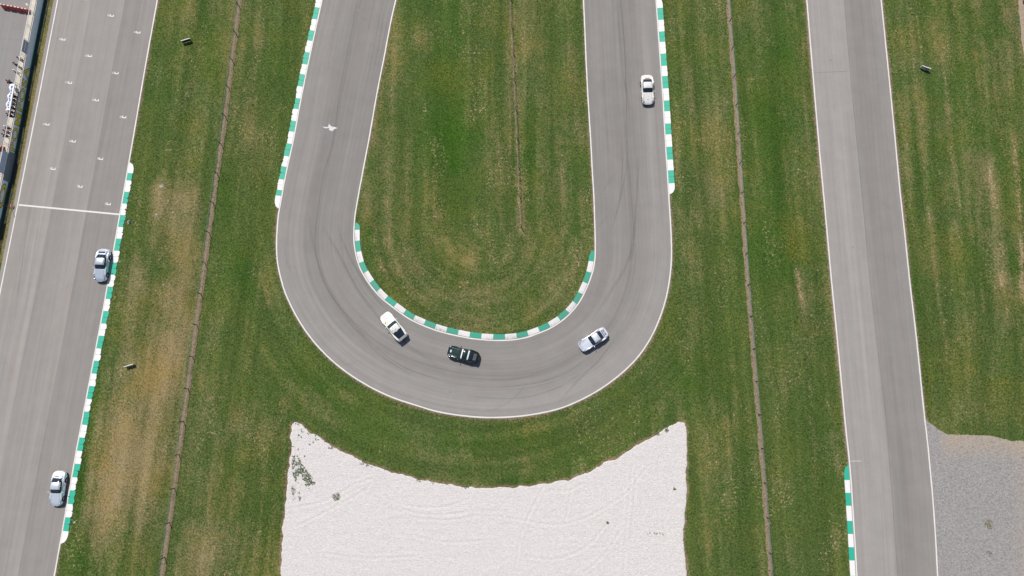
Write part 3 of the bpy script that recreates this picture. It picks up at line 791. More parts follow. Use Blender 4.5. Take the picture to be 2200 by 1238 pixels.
# soil under the fences: paths run down the image, left-hand normal points right in the image
struct(ribbon(fence_l, -.27, .30, .004, 'soil_strip', MAT['soil'], step=.12, jit=.17, seed=1))
struct(ribbon(fence_r, -.30, .24, .004, 'soil_strip', MAT['soil'], step=.12, jit=.17, seed=5))
struct(ribbon(fence_c, -.10, .10, .004, 'soil_strip', MAT['soil'], step=.12, jit=.15, seed=8))
soil_polys = []
for P, a_, b_2 in ((fence_l, -.30, .34), (fence_r, -.34, .28)):
    d = np.linspace(0, P.len, 120); soil_polys.append(np.vstack([P.off(d, a_), P.off(d[::-1], b_2)]))

# ------------------------------------------------------------------ turf
streaks = [  # photo polyline, half width px, strength
    ([(1957, 0), (1965, 150), (1978, 260), (1992, 420), (2004, 560), (2030, 720), (2035, 780)], 7, .55),
    ([(2008, 0), (2018, 80), (2033, 200), (2040, 300), (2054, 400), (2064, 450)], 8, .60),
    ([(2090, 0), (2095, 120)], 14, .35), ([(2140, 90), (2136, 160), (2145, 240)], 6, .45), ([(2138, 250), (2150, 310), (2160, 330)], 12, .45),
    ([(2120, 330), (2135, 420), (2145, 500), (2155, 600), (2165, 680)], 17, .70), ([(2180, 300), (2187, 390), (2192, 480), (2197, 600), (2200, 640)], 9, 1.0), ([(2165, 600), (2190, 690), (2200, 740)], 26, .5),
    ([(1930, 20), (1935, 150), (1942, 260), (1957, 380)], 10, .28), ([(2110, 300), (2110, 480), (2112, 600)], 12, .3),
    ([(935, 300), (935, 470)], 7, .6), ([(930, 380), (932, 450)], 12, .25), ([(1085, 0), (1095, 160), (1095, 330)], 8, .42), ([(1100, 20), (1108, 230), (1114, 400), (1122, 500)], 10, .62),
    ([(1234, 80), (1234, 180), (1240, 300)], 9, .55), ([(1222, 100), (1225, 170)], 5, .5), ([(1205, 300), (1212, 480), (1208, 560), (1190, 610)], 6, .55), ([(1200, 300), (1205, 430)], 5, .35), ([(1250, 430), (1254, 520), (1245, 560), (1228, 600)], 6, .6), ([(1240, 560), (1225, 610), (1190, 650), (1150, 672)], 8, .5),
    ([(1225, 545), (1210, 580), (1180, 625), (1140, 655)], 12, .5), ([(1020, 0), (1020, 60)], 5, .4), ([(1064, 60), (1062, 140)], 5, .3),
    ([(1475, 0), (1487, 120), (1492, 330)], 12, .30), ([(1545, 0), (1552, 180), (1570, 400)], 14, .40), ([(1680, 300), (1700, 450), (1722, 640), (1735, 700)], 8, .35), ([(1712, 580), (1722, 640), (1728, 660)], 8, .75), ([(1725, 640), (1738, 790), (1745, 920), (1755, 1100)], 10, .5),
    ([(1725, 100), (1732, 260), (1740, 340)], 8, .45), ([(1770, 790), (1782, 900), (1795, 1000)], 9, .4), ([(1640, 640), (1665, 900), (1690, 1200)], 14, .25), ([(1560, 900), (1580, 1238)], 20, .3), ([(1660, 80), (1690, 300)], 12, .2),
    ([(560, 60), (530, 300)], 26, .25), ([(545, 480), (500, 760)], 26, .15), ([(470, 1000), (430, 1238)], 30, .28), ([(620, 20), (590, 200)], 18, .2),
    ([(840, 60), (820, 200), (805, 300)], 6, .35), ([(800, 480), (815, 560), (835, 600), (870, 640)], 9, .5), ([(830, 430), (838, 530), (860, 590), (905, 630)], 8, .45), ([(905, 160), (915, 300), (918, 440)], 7, .22), ([(868, 300), (872, 430)], 6, .25),
]
patches = [  # px, py, rx, ry, strength
    (365, 420, 42, 48, .62), (330, 410, 18, 30, .3), (350, 480, 34, 60, .50), (320, 640, 45, 70, .50), (290, 590, 22, 40, .45), (400, 560, 26, 120, .55), (385, 700, 30, 120, .62), (300, 800, 52, 60, .66), (345, 830, 40, 100, .66), (250, 900, 40, 60, .55), (320, 960, 44, 70, .60),
    (235, 1010, 38, 70, .62), (300, 1040, 46, 70, .55), (225, 1100, 34, 60, .55), (205, 1160, 26, 50, .45), (290, 1130, 40, 60, .32), (265, 940, 30, 50, .4), (270, 700, 20, 60, .3), (420, 450, 20, 60, .3),
    (905, 80, 26, 30, .28), (1010, 560, 22, 22, .45), (950, 480, 24, 50, .22), (1060, 640, 50, 26, .40), (990, 625, 30, 20, .35), (1130, 690, 30, 14, .40), (1040, 690, 34, 14, .25), (960, 690, 50, 14, .28),
    (880, 560, 30, 40, .22), (910, 640, 40, 20, .25), (1180, 640, 40, 34, .32), (1070, 360, 24, 60, .22), (1170, 380, 24, 110, .20), (1145, 130, 26, 80, .22), (1150, 540, 40, 40, .22), (850, 110, 16, 80, .35), (810, 330, 14, 70, .3), (790, 440, 10, 50, .35),
    (580, 640, 26, 40, .20), (760, 850, 26, 14, .30), (680, 845, 20, 12, .25), (700, 905, 40, 16, .15), (2180, 40, 18, 60, .45), (2160, 180, 30, 60, .30), (2100, 450, 60, 120, .18), (1965, 650, 10, 60, .2),
    (1530, 300, 20, 60, .28), (1480, 520, 16, 40, .22), (1510, 1150, 24, 60, .25), (1640, 60, 26, 60, .10), (1700, 830, 24, 40, .22), (560, 930, 30, 50, .18), (500, 1180, 70, 50, .30), (420, 1190, 40, 40, .3), (500, 900, 20, 30, .2), (540, 330, 40, 50, .2),
]
lushes = [(960, 180, 60, 160, .9), (955, 330, 50, 90, .8), (980, 420, 40, 60, .5), (1140, 340, 26, 80, .5), (1160, 640, 26, 12, .8), (1120, 690, 40, 8, .7), (1640, 300, 60, 260, .6), (1690, 140, 36, 120, .6), (1660, 540, 50, 120, .5), (1480, 310, 20, 50, .6), (1560, 560, 40, 120, .4),
          (450, 90, 30, 60, .7), (450, 170, 22, 60, .5), (480, 420, 26, 80, .6), (520, 620, 50, 120, .4), (600, 120, 40, 90, .5), (1480, 820, 40, 60, .8), (1560, 740, 50, 90, .5), (1050, 950, 200, 24, .3), (800, 940, 90, 30, .3), (2000, 380, 26, 60, .5), (2090, 540, 40, 80, .5), (2060, 130, 40, 120, .4), (1960, 620, 20, 80, .6),
          (200, 840, 12, 90, .7), (170, 1020, 12, 90, .6), (160, 1180, 20, 40, .8), (300, 400, 20, 30, .3), (340, 40, 18, 60, .3), (795, 520, 10, 40, .7), (1130, 930, 60, 20, .6), (640, 760, 40, 60, .4), (690, 820, 50, 30, .4)]
yels = [(1705, 500, 26, 40, .9), (1712, 540, 20, 20, .6), (1990, 830, 12, 60, .6), (1985, 880, 10, 20, .7), (2050, 800, 40, 60, .35), (2080, 720, 40, 50, .35), (2160, 830, 20, 30, .4), (2020, 420, 20, 20, .5), (400, 600, 20, 90, .45), (330, 1000, 30, 60, .4), (410, 30, 16, 40, .4), (375, 150, 14, 40, .35), (420, 350, 8, 30, .4), (1140, 920, 26, 12, .4), (1470, 1080, 20, 60, .3), (1800, 880, 8, 30, .6), (455, 170, 5, 60, .3)]
RD = [main_r.P, out_p.P, inn_p.P, rs_l.P, rs_r.P, main_l.P]
GP = grav_poly
def turf(x, y):
    px, py = project(x, y)
    n1 = fbm(x * .10, y * .07, 1); n2 = fbm(x * .5, y * .28, 2); n3 = fbm(x * 1.6, y * .55, 3)
    dry = .190 + .55 * (n1 - .5) + .40 * (n2 - .5) + .35 * (n3 - .5)
    # mower / wheel lanes run along the track
    r = np.hypot(px - 1018, (py - 505) * 1.06)
    flow = np.where(px < 560, px + .145 * py, np.where(px > 1480, px - .082 * py, np.where((py > 505) & (r < 560), np.where(px < 1018, -r, r), px + .10 * np.where(px < 760, py, np.where(px > 1300, -.5 * py, 0)))))
    lane = .45 * vnoise(flow * .050, py * .003, 9) + .35 * vnoise(flow * .135, py * .005, 10) + .30 * vnoise(flow * .31, py * .010, 13)
    dry = dry + .30 * (lane - .55)
    lush = np.clip(.10 + 1.1 * (fbm(x * .16, y * .11, 6) - .5), 0, 1)
    yel = np.clip((fbm(x * .2, y * .2, 12) - .60) * 2.2, 0, .5)
    jx = px + 14 * (fbm(x * .5, y * .5, 21) - .5) * 2; jy = py + 20 * (fbm(x * .5, y * .5, 22) - .5) * 2
    for a, b, rx, ry, s in patches:
        dry = dry + .86 * s * np.exp(-(((jx - a) / rx) ** 2 + ((jy - b) / ry) ** 2) * .75)
    for a, b, rx, ry, s in lushes:
        e = np.exp(-(((jx - a) / rx) ** 2 + ((jy - b) / ry) ** 2)); lush = lush + .72 * s * e; dry = dry - .22 * s * e
    for a, b, rx, ry, s in yels:
        yel = yel + s * np.exp(-(((jx - a) / rx) ** 2 + ((jy - b) / ry) ** 2))
    bits = .0 * px + np.clip((fbm(x * .45, y * .20, 71) - .50) * 1.6, 0, .30) + .07 * np.clip((fbm(x * .11, y * .08, 75) - .45) * 5, 0, 1)
    sx = px + 5 * (fbm(x * .9, y * .9, 33) - .5) * 2
    for pl, hw, s in streaks:
        ys = [q[1] for q in pl]; xs_ = [q[0] for q in pl]
        o = np.argsort(ys); cx = np.interp(py, np.array(ys)[o], np.array(xs_)[o])
        t = np.clip(np.minimum(py - min(ys) + 18, max(ys) + 18 - py) / 18, 0, 1)
        m = .35 + 1.1 * np.clip(fbm(px * .05, py * .03, 41) - .15, 0, 1)
        bits = np.maximum(bits, s * m * t * np.exp(-((sx - cx) / (hw * .75)) ** 2) * .85)
        dry = dry + s * m * t * (.42 * np.exp(-((sx - cx) / (hw * .62)) ** 2) + .18 * np.exp(-((sx - cx) / (hw * 1.5)) ** 2))
    dmin = np.full(len(x), 3.0)
    for P in RD: dmin = np.minimum(dmin, dist_path(P, x, y, 3.0))
    dg = dist_path(GP, x, y, 1.2, 1)
    soil = .92 * np.exp(-(dmin / .52) ** 2) * (.55 + .9 * fbm(x * .25, y * .25, 61)) + .85 * np.exp(-(dg / .36) ** 2) * (.5 + fbm(x * .5, y * .5, 62))
    # scrubby strip at the foot of the pit wall
    wl = np.interp(py, [-100, 0, 240, 540, 700], [143, 124, 77.5, 18, -16]); foot = np.exp(-((px - wl + 10) / 9) ** 2) * (py < 560)
    soil = soil + .30 * foot; dry = dry + .5 * foot
    return np.clip(dry, 0, 1.2), np.clip(lush, 0, 1), np.clip(yel, 0, 1), np.clip(soil, 0, 1), np.clip(lane, 0, 1), np.clip(bits, 0, 1)

fx = np.arange(-80, 80.01, .4); fy = np.arange(-34, 72.01, .4)
ox = np.array([-3000, -1500, -700, -350, -200, -130, -100, -88]); 
gx = np.r_[ox, fx, -ox[::-1]]; gy = np.r_[[-3000, -1500, -700, -350, -180, -100, -60, -42], fy, [80, 100, 140, 220, 400, 800, 1500, 3000]]
X, Y = np.meshgrid(gx, gy)
ground = struct(grid_mesh('ground', np.stack([X, Y, np.zeros_like(X)], -1), MAT['ground']))
at = turf(np.clip(X.ravel(), -90, 90), np.clip(Y.ravel(), -40, 80))
for nme, v in zip(('dry', 'lush', 'yel', 'soil', 'lane', 'bits'), at): set_attr(ground, nme, v)

# blades: one countless mass
NT_ = 420000
px = rng.uniform(-60, 2260, NT_); py = rng.uniform(-50, 1290, NT_)
v = (CX[None] * ((px - 1100) / F)[:, None] - CY[None] * ((py - 619) / F)[:, None] - CZ[None]); t = -H / v[:, 2]
tx, ty = v[:, 0] * t, v[:, 1] * t
bad = np.zeros(NT_, bool)
wall_b = Path([(104, -40), (96, 0), (68.5, 140), (31.5, 340), (10, 440), (-8, 530)], ext0=30, ext1=30)
for poly in (main_poly, pin_poly, right_poly, run_poly, grav_poly): bad |= inside(poly, tx, ty)
for poly in kerb_polys + soil_polys + [sand_poly]: bad |= inside(poly, tx, ty) & (rng.random(NT_) < (.86 if poly is not sand_poly else .9))
wx = np.interp(py, wall_b.py[np.argsort(wall_b.py)], wall_b.px[np.argsort(wall_b.py)]); bad |= (px < wx + 4)
tx, ty = tx[~bad], ty[~bad]; NTf = len(tx)
D = turf(tx, ty)
keep = rng.random(NTf) > np.clip(D[3] * .75 + (D[0] - .6) * .35, 0, .8)
tx, ty = tx[keep], ty[keep]; D = [q[keep] for q in D]; NTf = len(tx)
nb = 3
ang = rng.uniform(0, 2 * PI, (NTf, nb)); ln = rng.uniform(.05, .125, (NTf, nb)) * (1 - .25 * D[0])[:, None]; up = rng.uniform(.012, .075, (NTf, nb)) * (1 - .45 * np.clip(D[0], 0, 1))[:, None]
wd = rng.uniform(.018, .036, (NTf, nb))
cx_, sx_ = np.cos(ang), np.sin(ang)
V = np.zeros((NTf, nb, 3, 3), np.float32)
jx_, jy_ = rng.normal(0, .04, (NTf, nb)), rng.normal(0, .04, (NTf, nb))
V[:, :, 0, 0] = tx[:, None] + jx_ - sx_ * wd; V[:, :, 0, 1] = ty[:, None] + jy_ + cx_ * wd; V[:, :, 0, 2] = .004
V[:, :, 1, 0] = tx[:, None] + jx_ + sx_ * wd; V[:, :, 1, 1] = ty[:, None] + jy_ - cx_ * wd; V[:, :, 1, 2] = .004
V[:, :, 2, 0] = tx[:, None] + jx_ + cx_ * ln; V[:, :, 2, 1] = ty[:, None] + jy_ + sx_ * ln; V[:, :, 2, 2] = up
V = V.reshape(-1, 3); fidx = np.arange(len(V)).reshape(-1, 3)
tuft = raw_mesh('grass', V, fidx, MAT['tuft'], smooth=False, up=False); struct(tuft, 'stuff')
tuft['label'] = 'short mown grass with dry patches between the tracks'; tuft['category'] = 'grass'
for nme, q in zip(('dry', 'lush', 'yel', 'soil', 'lane', 'bits'), D): set_attr(tuft, nme, np.repeat(q, nb * 3))
set_attr(tuft, 'rnd', np.repeat(rng.random(NTf * nb), 3))

# ------------------------------------------------------------------ fences
def wire_fence(path, label, h, spacing, s_anchor, name='wire_fence', bare_end=None):
    root = thing(name, label, 'fence', (0, 0, 0)); mid = path.off(np.array([path.len / 2]), 0)[0]; root.location = (mid[0], mid[1], 0)
    k0 = -int(s_anchor / spacing); ss = [s_anchor + k * spacing for k in range(k0, 400) if 0 <= s_anchor + k * spacing <= path.len]
    for k, s in enumerate(ss):
        p, nn = path.at(np.array([s])); x, y = p[0] - mid
        mb = MB(); lean = (rng.random(2) - .5) * .05
        mb.tube([(x, y, -.05), (x + lean[0] * .5, y + lean[1] * .5, h * .5), (x + lean[0], y + lean[1], h + .04)], .052, 6)
        mb.box((x + lean[0], y + lean[1], h + .05), (.11, .11, .02))
        mb.build('post', MAT['dark_steel'], root)
    d = np.arange(ss[0], ss[-1] + .01, .5); P = path.off(d, 0) - mid
    mb = MB()
    for z in np.linspace(.10, h - .02, 9):
        sag = [(*p, z) for p in P]; mb.tube(sag, .0045, 3, False)
    mb.tube([(*p, h) for p in P], .012, 4, False)
    dv = np.arange(ss[0], ss[-1], .13); PV = path.off(dv, 0) - mid
    for p in PV: mb.tube([(*p, .08), (*p, h)], .004, 3, False)
    mb.build('wire_mesh', MAT['wire'], root)
    return root
wire_fence(fence_l, 'wire fence with dark posts between the start straight and the hairpin', 1.05, 4.05, fence_l.s_near(374.6, 1050.4))
wire_fence(fence_c, 'wire fence ending in the middle of the grass island inside the hairpin', 1.0, 4.05, fence_c.s_near(1118.8, 485.5))
wire_fence(fence_r, 'wire fence on bare soil between the hairpin and the right straight', .85, 4.05, fence_r.s_near(1635.7, 965))

# ------------------------------------------------------------------ pit wall
WD = wall_b
def wl(px, py): return WD.s_near(px, py)
root = thing('pit_wall', 'pale blue pit wall with yellow lettering and white railing beside the start straight', 'wall')
mid = WD.off(np.array([WD.len / 2]), 0)[0]; root.location = (mid[0], mid[1], 0)
# path runs down the image; left-hand normal points right in the image (towards the track)
HW = 1.2; TH = .26
def wall_piece(s0, s1, o0, o1, z0, z1, name, m, step=1.0):
    d = np.linspace(s0, s1, max(2, int((s1 - s0) / step) + 1)); A = WD.off(d, o0) - mid; B = WD.off(d, o1) - mid
    mb = MB()
    for k in range(len(d) - 1):
        pass
    n = len(d); i = 0
    for k in range(n):
        mb.v += [(*A[k], z0), (*A[k], z1), (*B[k], z1), (*B[k], z0)]
    for k in range(n - 1):
        q = 4 * k
        for j in range(4): mb.f.append((q + j, q + (j + 1) % 4, q + 4 + (j + 1) % 4, q + 4 + j))
    mb.f.append((0, 3, 2, 1)); e = 4 * (n - 1); mb.f.append((e, e + 1, e + 2, e + 3))
    o = mb.build(name, m, root)
    bm = bmesh.new(); bm.from_mesh(o.data); bmesh.ops.recalc_face_normals(bm, faces=bm.faces); bm.to_mesh(o.data); bm.free()
    return o
sG0, sG1 = wl(32.5, 331), wl(19.5, 394)
wall_piece(0, WD.len, -TH, -.012, 0, HW, 'wall_core', MAT['concrete'])
wall_piece(0, sG0, -.012, 0, .20, HW - .02, 'painted_face', MAT['wall_blue']); wall_piece(sG1, WD.len, -.012, 0, .20, HW - .02, 'painted_face', MAT['wall_blue'])
wall_piece(sG0 + .01, sG1 - .01, -.012, .05, .0, HW + .015, 'slate_panel', MAT['slate'])
wall_piece(0, sG0, -.012, .02, 0, .20, 'green_skirting', MAT['dkgreen']); wall_piece(sG1, WD.len, -.012, .02, 0, .20, 'green_skirting', MAT['dkgreen'])
# lettering
def wall_text(txt, s_start, s_end, z0, z1, name):
    """reads upwards in the photo: towards smaller s"""
    for off, m, dep, nm in ((.038, MAT['navy'], .006, name + '_outline'), (.006, MAT['yellow'], .012, name)):
        cu = bpy.data.curves.new('t', 'FONT'); cu.body = txt; cu.size = 1; cu.offset = off * 1.0; cu.align_x = 'LEFT'; cu.space_character = 1.16
        to = bpy.data.objects.new('t', cu); C.objects.link(to); bpy.context.view_layer.update()
        me = bpy.data.meshes.new_from_object(to.evaluated_get(bpy.context.evaluated_depsgraph_get()))
        bpy.data.objects.remove(to); bpy.data.curves.remove(cu)
        co = np.empty(len(me.vertices) * 3); me.vertices.foreach_get('co', co); co = co.reshape(-1, 3)
        if nm == name + '_outline': bx = (co[:, 0].min() + off * .9, co[:, 0].max() - off * .9, co[:, 1].min() + off * .9, co[:, 1].max() - off * .9)
        u = (co[:, 0] - bx[0]) / (bx[1] - bx[0]); vv = (co[:, 1] - bx[2]) / (bx[3] - bx[2])
        s = s_start + (s_end - s_start) * u; P = WD.off(s, dep) - mid
        co2 = np.c_[P, z0 + (z1 - z0) * vv]
        me.vertices.foreach_set('co', co2.astype(np.float32).ravel()); me.name = nm
        me.materials.clear(); me.materials.append(m); me.update()
        o = bpy.data.objects.new(nm, me); C.objects.link(o); o.parent = root
        bm = bmesh.new(); bm.from_mesh(me)
        for f in bm.faces:
            if f.normal.x < 0: f.normal_flip()
        bm.to_mesh(me); bm.free()
wall_text('POMPOSA', wl(34, 326), wl(66.8, 149), .26, 1.13, 'lettering')
wall_text('AUTO', wl(-22, 600), wl(17.8, 400), .24, 1.14, 'lettering')
struct(ribbon(WD, .02, .62, .005, 'wall_shade_strip', plain('painted_wall_shade', (.045, .043, .036), .9, 0, .35, 5), step=.2, jit=.12, seed=4))  # dark ribbon painted to blacken the wall's cast shadow at its foot
# railing: two-metre frames on the wall top
HR = .95; fr = 1.88; gp_ = .24
s = wl(103, -36) - (wl(79.5, 22) - wl(79.5, 22)); s0r = wl(93, 13) % (fr + gp_) 
k = 0
while s0r < WD.len - fr:
    d = np.linspace(s0r, s0r + fr, 5); P = WD.off(d, -.10) - mid
    mb = MB()
    for e in (0, -1):
        mb.tube([(*P[e], HW - .01), (*P[e], HW + HR)], .026, 6)
    mb.tube([(*P[0], HW + .12), (*P[-1], HW + .12)], .018, 6)
    mb.build('railing_frame', MAT['dark_steel'], root)
    s0r += fr + gp_
d = np.arange(0, WD.len, 1.0); P = WD.off(d, -.10) - mid
mb = MB(); mb.tube([(*p, HW + HR + .02) for p in P], .045, 8); mb.build('top_rail', MAT['rail_white'], root, True)
P = WD.off(d, -.04) - mid
mb = MB(); mb.tube([(*p, HW + .03) for p in P], .032, 8); mb.build('foot_rail', MAT['rail_white'], root, True)
# banner panels on the railing
for sa, sb, m, ink in ((wl(78, 102), wl(73, 128), 'banner_blue', 1), (wl(32, 336), wl(26, 364), 'banner_ltblue', 0), (wl(25.5, 367), wl(22.5, 381), 'banner_ltblue', 0)):
    d = np.linspace(sa, sb, 8); A = WD.off(d, -.07) - mid
    mb = MB()
    for k in range(7): mb.quad((*A[k], HW + .07), (*A[k + 1], HW + .07), (*A[k + 1], HW + HR - .03), (*A[k], HW + HR - .03))
    o = mb.build('railing_banner', MAT[m], root)
    sd = o.modifiers.new('thick', 'SOLIDIFY'); sd.thickness = .012
    if ink:
        mb = MB()
        for q in range(9):
            t0 = .12 + q * .085; a0 = WD.off(np.array([sa + (sb - sa) * t0]), -.055)[0] - mid; a1 = WD.off(np.array([sa + (sb - sa) * (t0 + .055)]), -.055)[0] - mid
            hh = .16 if q % 3 else .22
            mb.quad((*a0, HW + .42), (*a1, HW + .42), (*a1, HW + .42 + hh), (*a0, HW + .42 + hh))
        mb.build('banner_print', MAT['strip_white'], o)
# concrete walkway behind the wall and the pit lane beyond it
struct(wall_piece(0, WD.len, -1.83, -TH - .002, -.02, .12, 'pit_walkway', MAT['cream'])).parent = None
bpy.data.objects['pit_walkway'].location = root.location
d = np.linspace(0, WD.len, 120); A = WD.off(d, -1.84); B = WD.off(d, -20)
pit = struct(strip_between(A, B, .008, 'pit_lane', MAT['pit'], 9))
mark([(-30, 84), (0, 84), (48, 86.5)], .06, pit, 'seam')
mb = MB(); ap = [(55, 8), (58.5, 7), (58, 9), (60.8, 11), (58, 12), (55.5, 10)]
mb.poly([(*G(*p), .0125) for p in ap][::-1]); mb.build('painted_arrow', MAT['white_line'], pit)

def on_wall(s, o, z): p = WD.off(np.array([s]), o)[0]; return (p[0], p[1], z)

# white banner cloth hung over the rail and billowing out on the pit side
sa, sb = wl(57, 197), wl(46.5, 252); d = np.linspace(sa, sb, 40); rows = 12
Pm = np.zeros((40, rows, 3)); mdp = np.array(on_wall(.5 * (sa + sb), -.3, 0))
for j in range(rows):
    t = j / (rows - 1)
    wob = .06 * np.sin(d * 5.1 + 1) + .10 * (fbm(d * 2.2, d * 0 + 3, 4) - .5) * 2
    off = -.06 - t * (.78 + wob * t * 1.5); z = HW + HR + .08 - t * (.06 + .12 * t) + .05 * np.sin(d * 6.5 + 2.5 * t) * t
    Pm[:, j, :2] = WD.off(d, off); Pm[:, j, 2] = z
Pm -= mdp
uv = np.stack(np.meshgrid(np.linspace(0, 1, rows), d), -1)
cl = grid_mesh('banner_cloth', Pm, MAT['cloth_white'], None, uv); cl.location = mdp
sd = cl.modifiers.new('thick', 'SOLIDIFY'); sd.thickness = .008
tag(cl, 'white cloth banner with blue writing draped over the pit wall railing', 'banner')
mb = MB(); 
for q in range(13):
    i0 = 3 + int(q * 2.6); i1 = i0 + 2; j0, j1 = (4, 7) if q % 4 else (3, 7)
    a, b, c_, e = Pm[i0, j0], Pm[i1, j0], Pm[i1, j1], Pm[i0, j1]
    lift = np.array([0, 0, .02]); mb.quad(*[tuple(p + lift) for p in (a, b, c_, e)])
mb.build('blue_writing', MAT['ink_blue'], cl)

# red plastic barriers in the pit lane
def barrier(px, py, ang, label, group=None, L=.88):
    x, y = G(px, py); t = thing('plastic_barrier', label, 'barrier', (x, y, 0.008), ang, group)
    mb = MB(); prof = [(-.22, 0), (-.22, .18), (-.09, .42), (-.07, .78), (.07, .78), (.09, .42), (.22, .18), (.22, 0)]
    for sgn in (-1, 1): mb.poly([(sgn * L / 2, p[0], p[1]) for p in prof][::sgn])
    for k in range(len(prof)):
        a, b = prof[k], prof[(k + 1) % len(prof)]
        mb.quad((-L / 2, a[0], a[1]), (-L / 2, b[0], b[1]), (L / 2, b[0], b[1]), (L / 2, a[0], a[1]))
    mb.build('barrier_shell', MAT['red_plastic'], t, bevel=.02)
    for xx in (-.22, .22):
        mb = MB(); mb.box((xx, 0, .80), (.30, .13, .04)); mb.build('white_cap', MAT['salmon'], t, bevel=.01)
    mb = MB(); mb.lathe([(.0, .86), (.05, .86), (.05, .82)], 12); mb.build('filler_cap', MAT['black'], t)
    return t
a0 = np.array(G(10, 17)); a1 = np.array(G(62, 26.5)); ang = math.atan2(*(a1 - a0)[::-1])
names = ['red barrier at the far left end of the row across the pit lane', 'second red barrier from the left in the pit lane row', 'third red barrier from the left in the pit lane row', 'red barrier of the row touching the cream pit walkway']
for k in range(4):
    barrier(14 + k * 15.2, 16.8 + k * 2.9, ang, names[k], 'red barriers across the pit lane')
barrier(5, 319, ang + .1, 'lone red barrier by the pale blue railing banners', None, .9)

# ------------------------------------------------------------------ people
def bake_skin(joints, edges, root, sub=1):
    me = bpy.data.meshes.new('sk'); names = list(joints); ix = {k: i for i, k in enumerate(names)}
    me.from_pydata([joints[k][0] for k in names], [(ix[a], ix[b]) for a, b in edges], [])
    o = bpy.data.objects.new('sk', me); C.objects.link(o)
    md = o.modifiers.new('skin', 'SKIN'); md.branch_smoothing = .3
    for i, k in enumerate(names):
        sv = me.skin_vertices[0].data[i]; r = joints[k][1]
        sv.radius = (r, r) if not isinstance(r, tuple) else r; sv.use_root = (k == root)
    if sub: ss = o.modifiers.new('sub', 'SUBSURF'); ss.levels = sub; ss.render_levels = sub
    bpy.context.view_layer.update()
    r = bpy.data.meshes.new_from_object(o.evaluated_get(bpy.context.evaluated_depsgraph_get()))
    bpy.data.objects.remove(o); bpy.data.meshes.remove(me); r.shade_smooth()
    return r
def pose(kind):
    """figure faces +x; all in metres, 1.72 m tall"""
    J = {}
    J['pelvis'] = ((0, 0, .93), (.15, .11)); J['waist'] = ((0, 0, 1.06), (.135, .10)); J['chest'] = ((.01, 0, 1.27), (.165, .115)); J['collar'] = ((0, 0, 1.42), (.10, .08))
    J['neck'] = ((.01, 0, 1.49), .055); J['jaw'] = ((.025, 0, 1.56), .075); J['skull'] = ((.01, 0, 1.645), .092); J['crown'] = ((0, 0, 1.70), .062); J['nose'] = ((.118, 0, 1.60), .014)
    st = {'stand': (.02, -.02), 'walk': (.22, -.20), 'lean': (.05, -.12)}[kind]
    for sd, sg, fx_ in (('l', 1, st[0]), ('r', -1, st[1])):
        J['hip' + sd] = ((0, .09 * sg, .88), .092); J['knee' + sd] = ((.5 * fx_ + .03, .10 * sg, .48), .062); J['ankle' + sd] = ((fx_ - .02, .105 * sg, .09), .043)
        J['toe' + sd] = ((fx_ + .16, .12 * sg, .035), .036); J['heel' + sd] = ((fx_ - .07, .105 * sg, .04), .034)
        if kind == 'lean': sh, el, wr, dr = (.02, .20), (.22, .25, 1.18), (.46, .20, 1.13), (1, 0, -.15)
        elif kind == 'walk': sh, el, wr, dr = (0, .20), (-.04 * sg, .25, 1.14), (.12 - .10 * sg, .24, .90), (.3, 0, -1)
        else: sh, el, wr, dr = (0, .20), (-.03, .255, 1.13), (.05, .26, .88), (.15, 0, -1)
        if kind == 'stand' and sd == 'r': el, wr, dr = (.05, .27, 1.14), (.24, .17, 1.22), (.8, -.3, .5)
        J['sh' + sd] = ((sh[0], sh[1] * sg, 1.40), .066); J['el' + sd] = ((el[0], el[1] * sg, el[2]), .046); J['wr' + sd] = ((wr[0], wr[1] * sg, wr[2]), .029)
        d_ = Vector((dr[0], dr[1] * sg, dr[2])).normalized(); w_ = Vector((wr[0], wr[1] * sg, wr[2]))
        side = d_.cross(Vector((0, sg, 0)));  side = Vector((0, 1, 0)) if side.length < .1 else side.normalized()
        pl = w_ + d_ * .075; J['palm' + sd] = (tuple(pl), (.034, .022))
        for q, (off, ln_) in enumerate(((-.027, .060), (-.009, .072), (.009, .068), (.027, .052))):
            k1 = pl + d_ * .035 + side * off; k2 = k1 + d_ * ln_ * .55; k3 = k2 + (d_ * .8 + Vector((0, -sg * .5, -.1))) * ln_ * .45
            J['f%d1' % q + sd] = (tuple(k1), .0095); J['f%d2' % q + sd] = (tuple(k2), .009); J['f%d3' % q + sd] = (tuple(k3), .0075)
        th = w_ + d_ * .045 + side * -.034; J['t1' + sd] = (tuple(th), .011); J['t2' + sd] = (tuple(th + (d_ + side * -.7) * .035), .0085)
    E = [('pelvis', 'waist'), ('waist', 'chest'), ('chest', 'collar'), ('collar', 'neck'), ('neck', 'jaw'), ('jaw', 'skull'), ('skull', 'crown'), ('jaw', 'nose')]
    for sd in 'lr':
        E += [('pelvis', 'hip' + sd), ('hip' + sd, 'knee' + sd), ('knee' + sd, 'ankle' + sd), ('ankle' + sd, 'toe' + sd), ('ankle' + sd, 'heel' + sd), ('collar', 'sh' + sd), ('sh' + sd, 'el' + sd), ('el' + sd, 'wr' + sd), ('wr' + sd, 'palm' + sd), ('palm' + sd, 't1' + sd), ('t1' + sd, 't2' + sd)]
        for q in range(4): E += [('palm' + sd, 'f%d1' % q + sd), ('f%d1' % q + sd, 'f%d2' % q + sd), ('f%d2' % q + sd, 'f%d3' % q + sd)]
    body = bake_skin(J, E, 'pelvis')
    def sub(keys, edges, rt, grow, extra=None):
        jj = {k: (J[k][0], tuple(a + grow for a in J[k][1]) if isinstance(J[k][1], tuple) else J[k][1] + grow) for k in keys}
        if extra: jj.update(extra)
        return bake_skin(jj, edges, rt)
    def lerp(a, b, t): return tuple(np.array(J[a][0]) * (1 - t) + np.array(J[b][0]) * t)
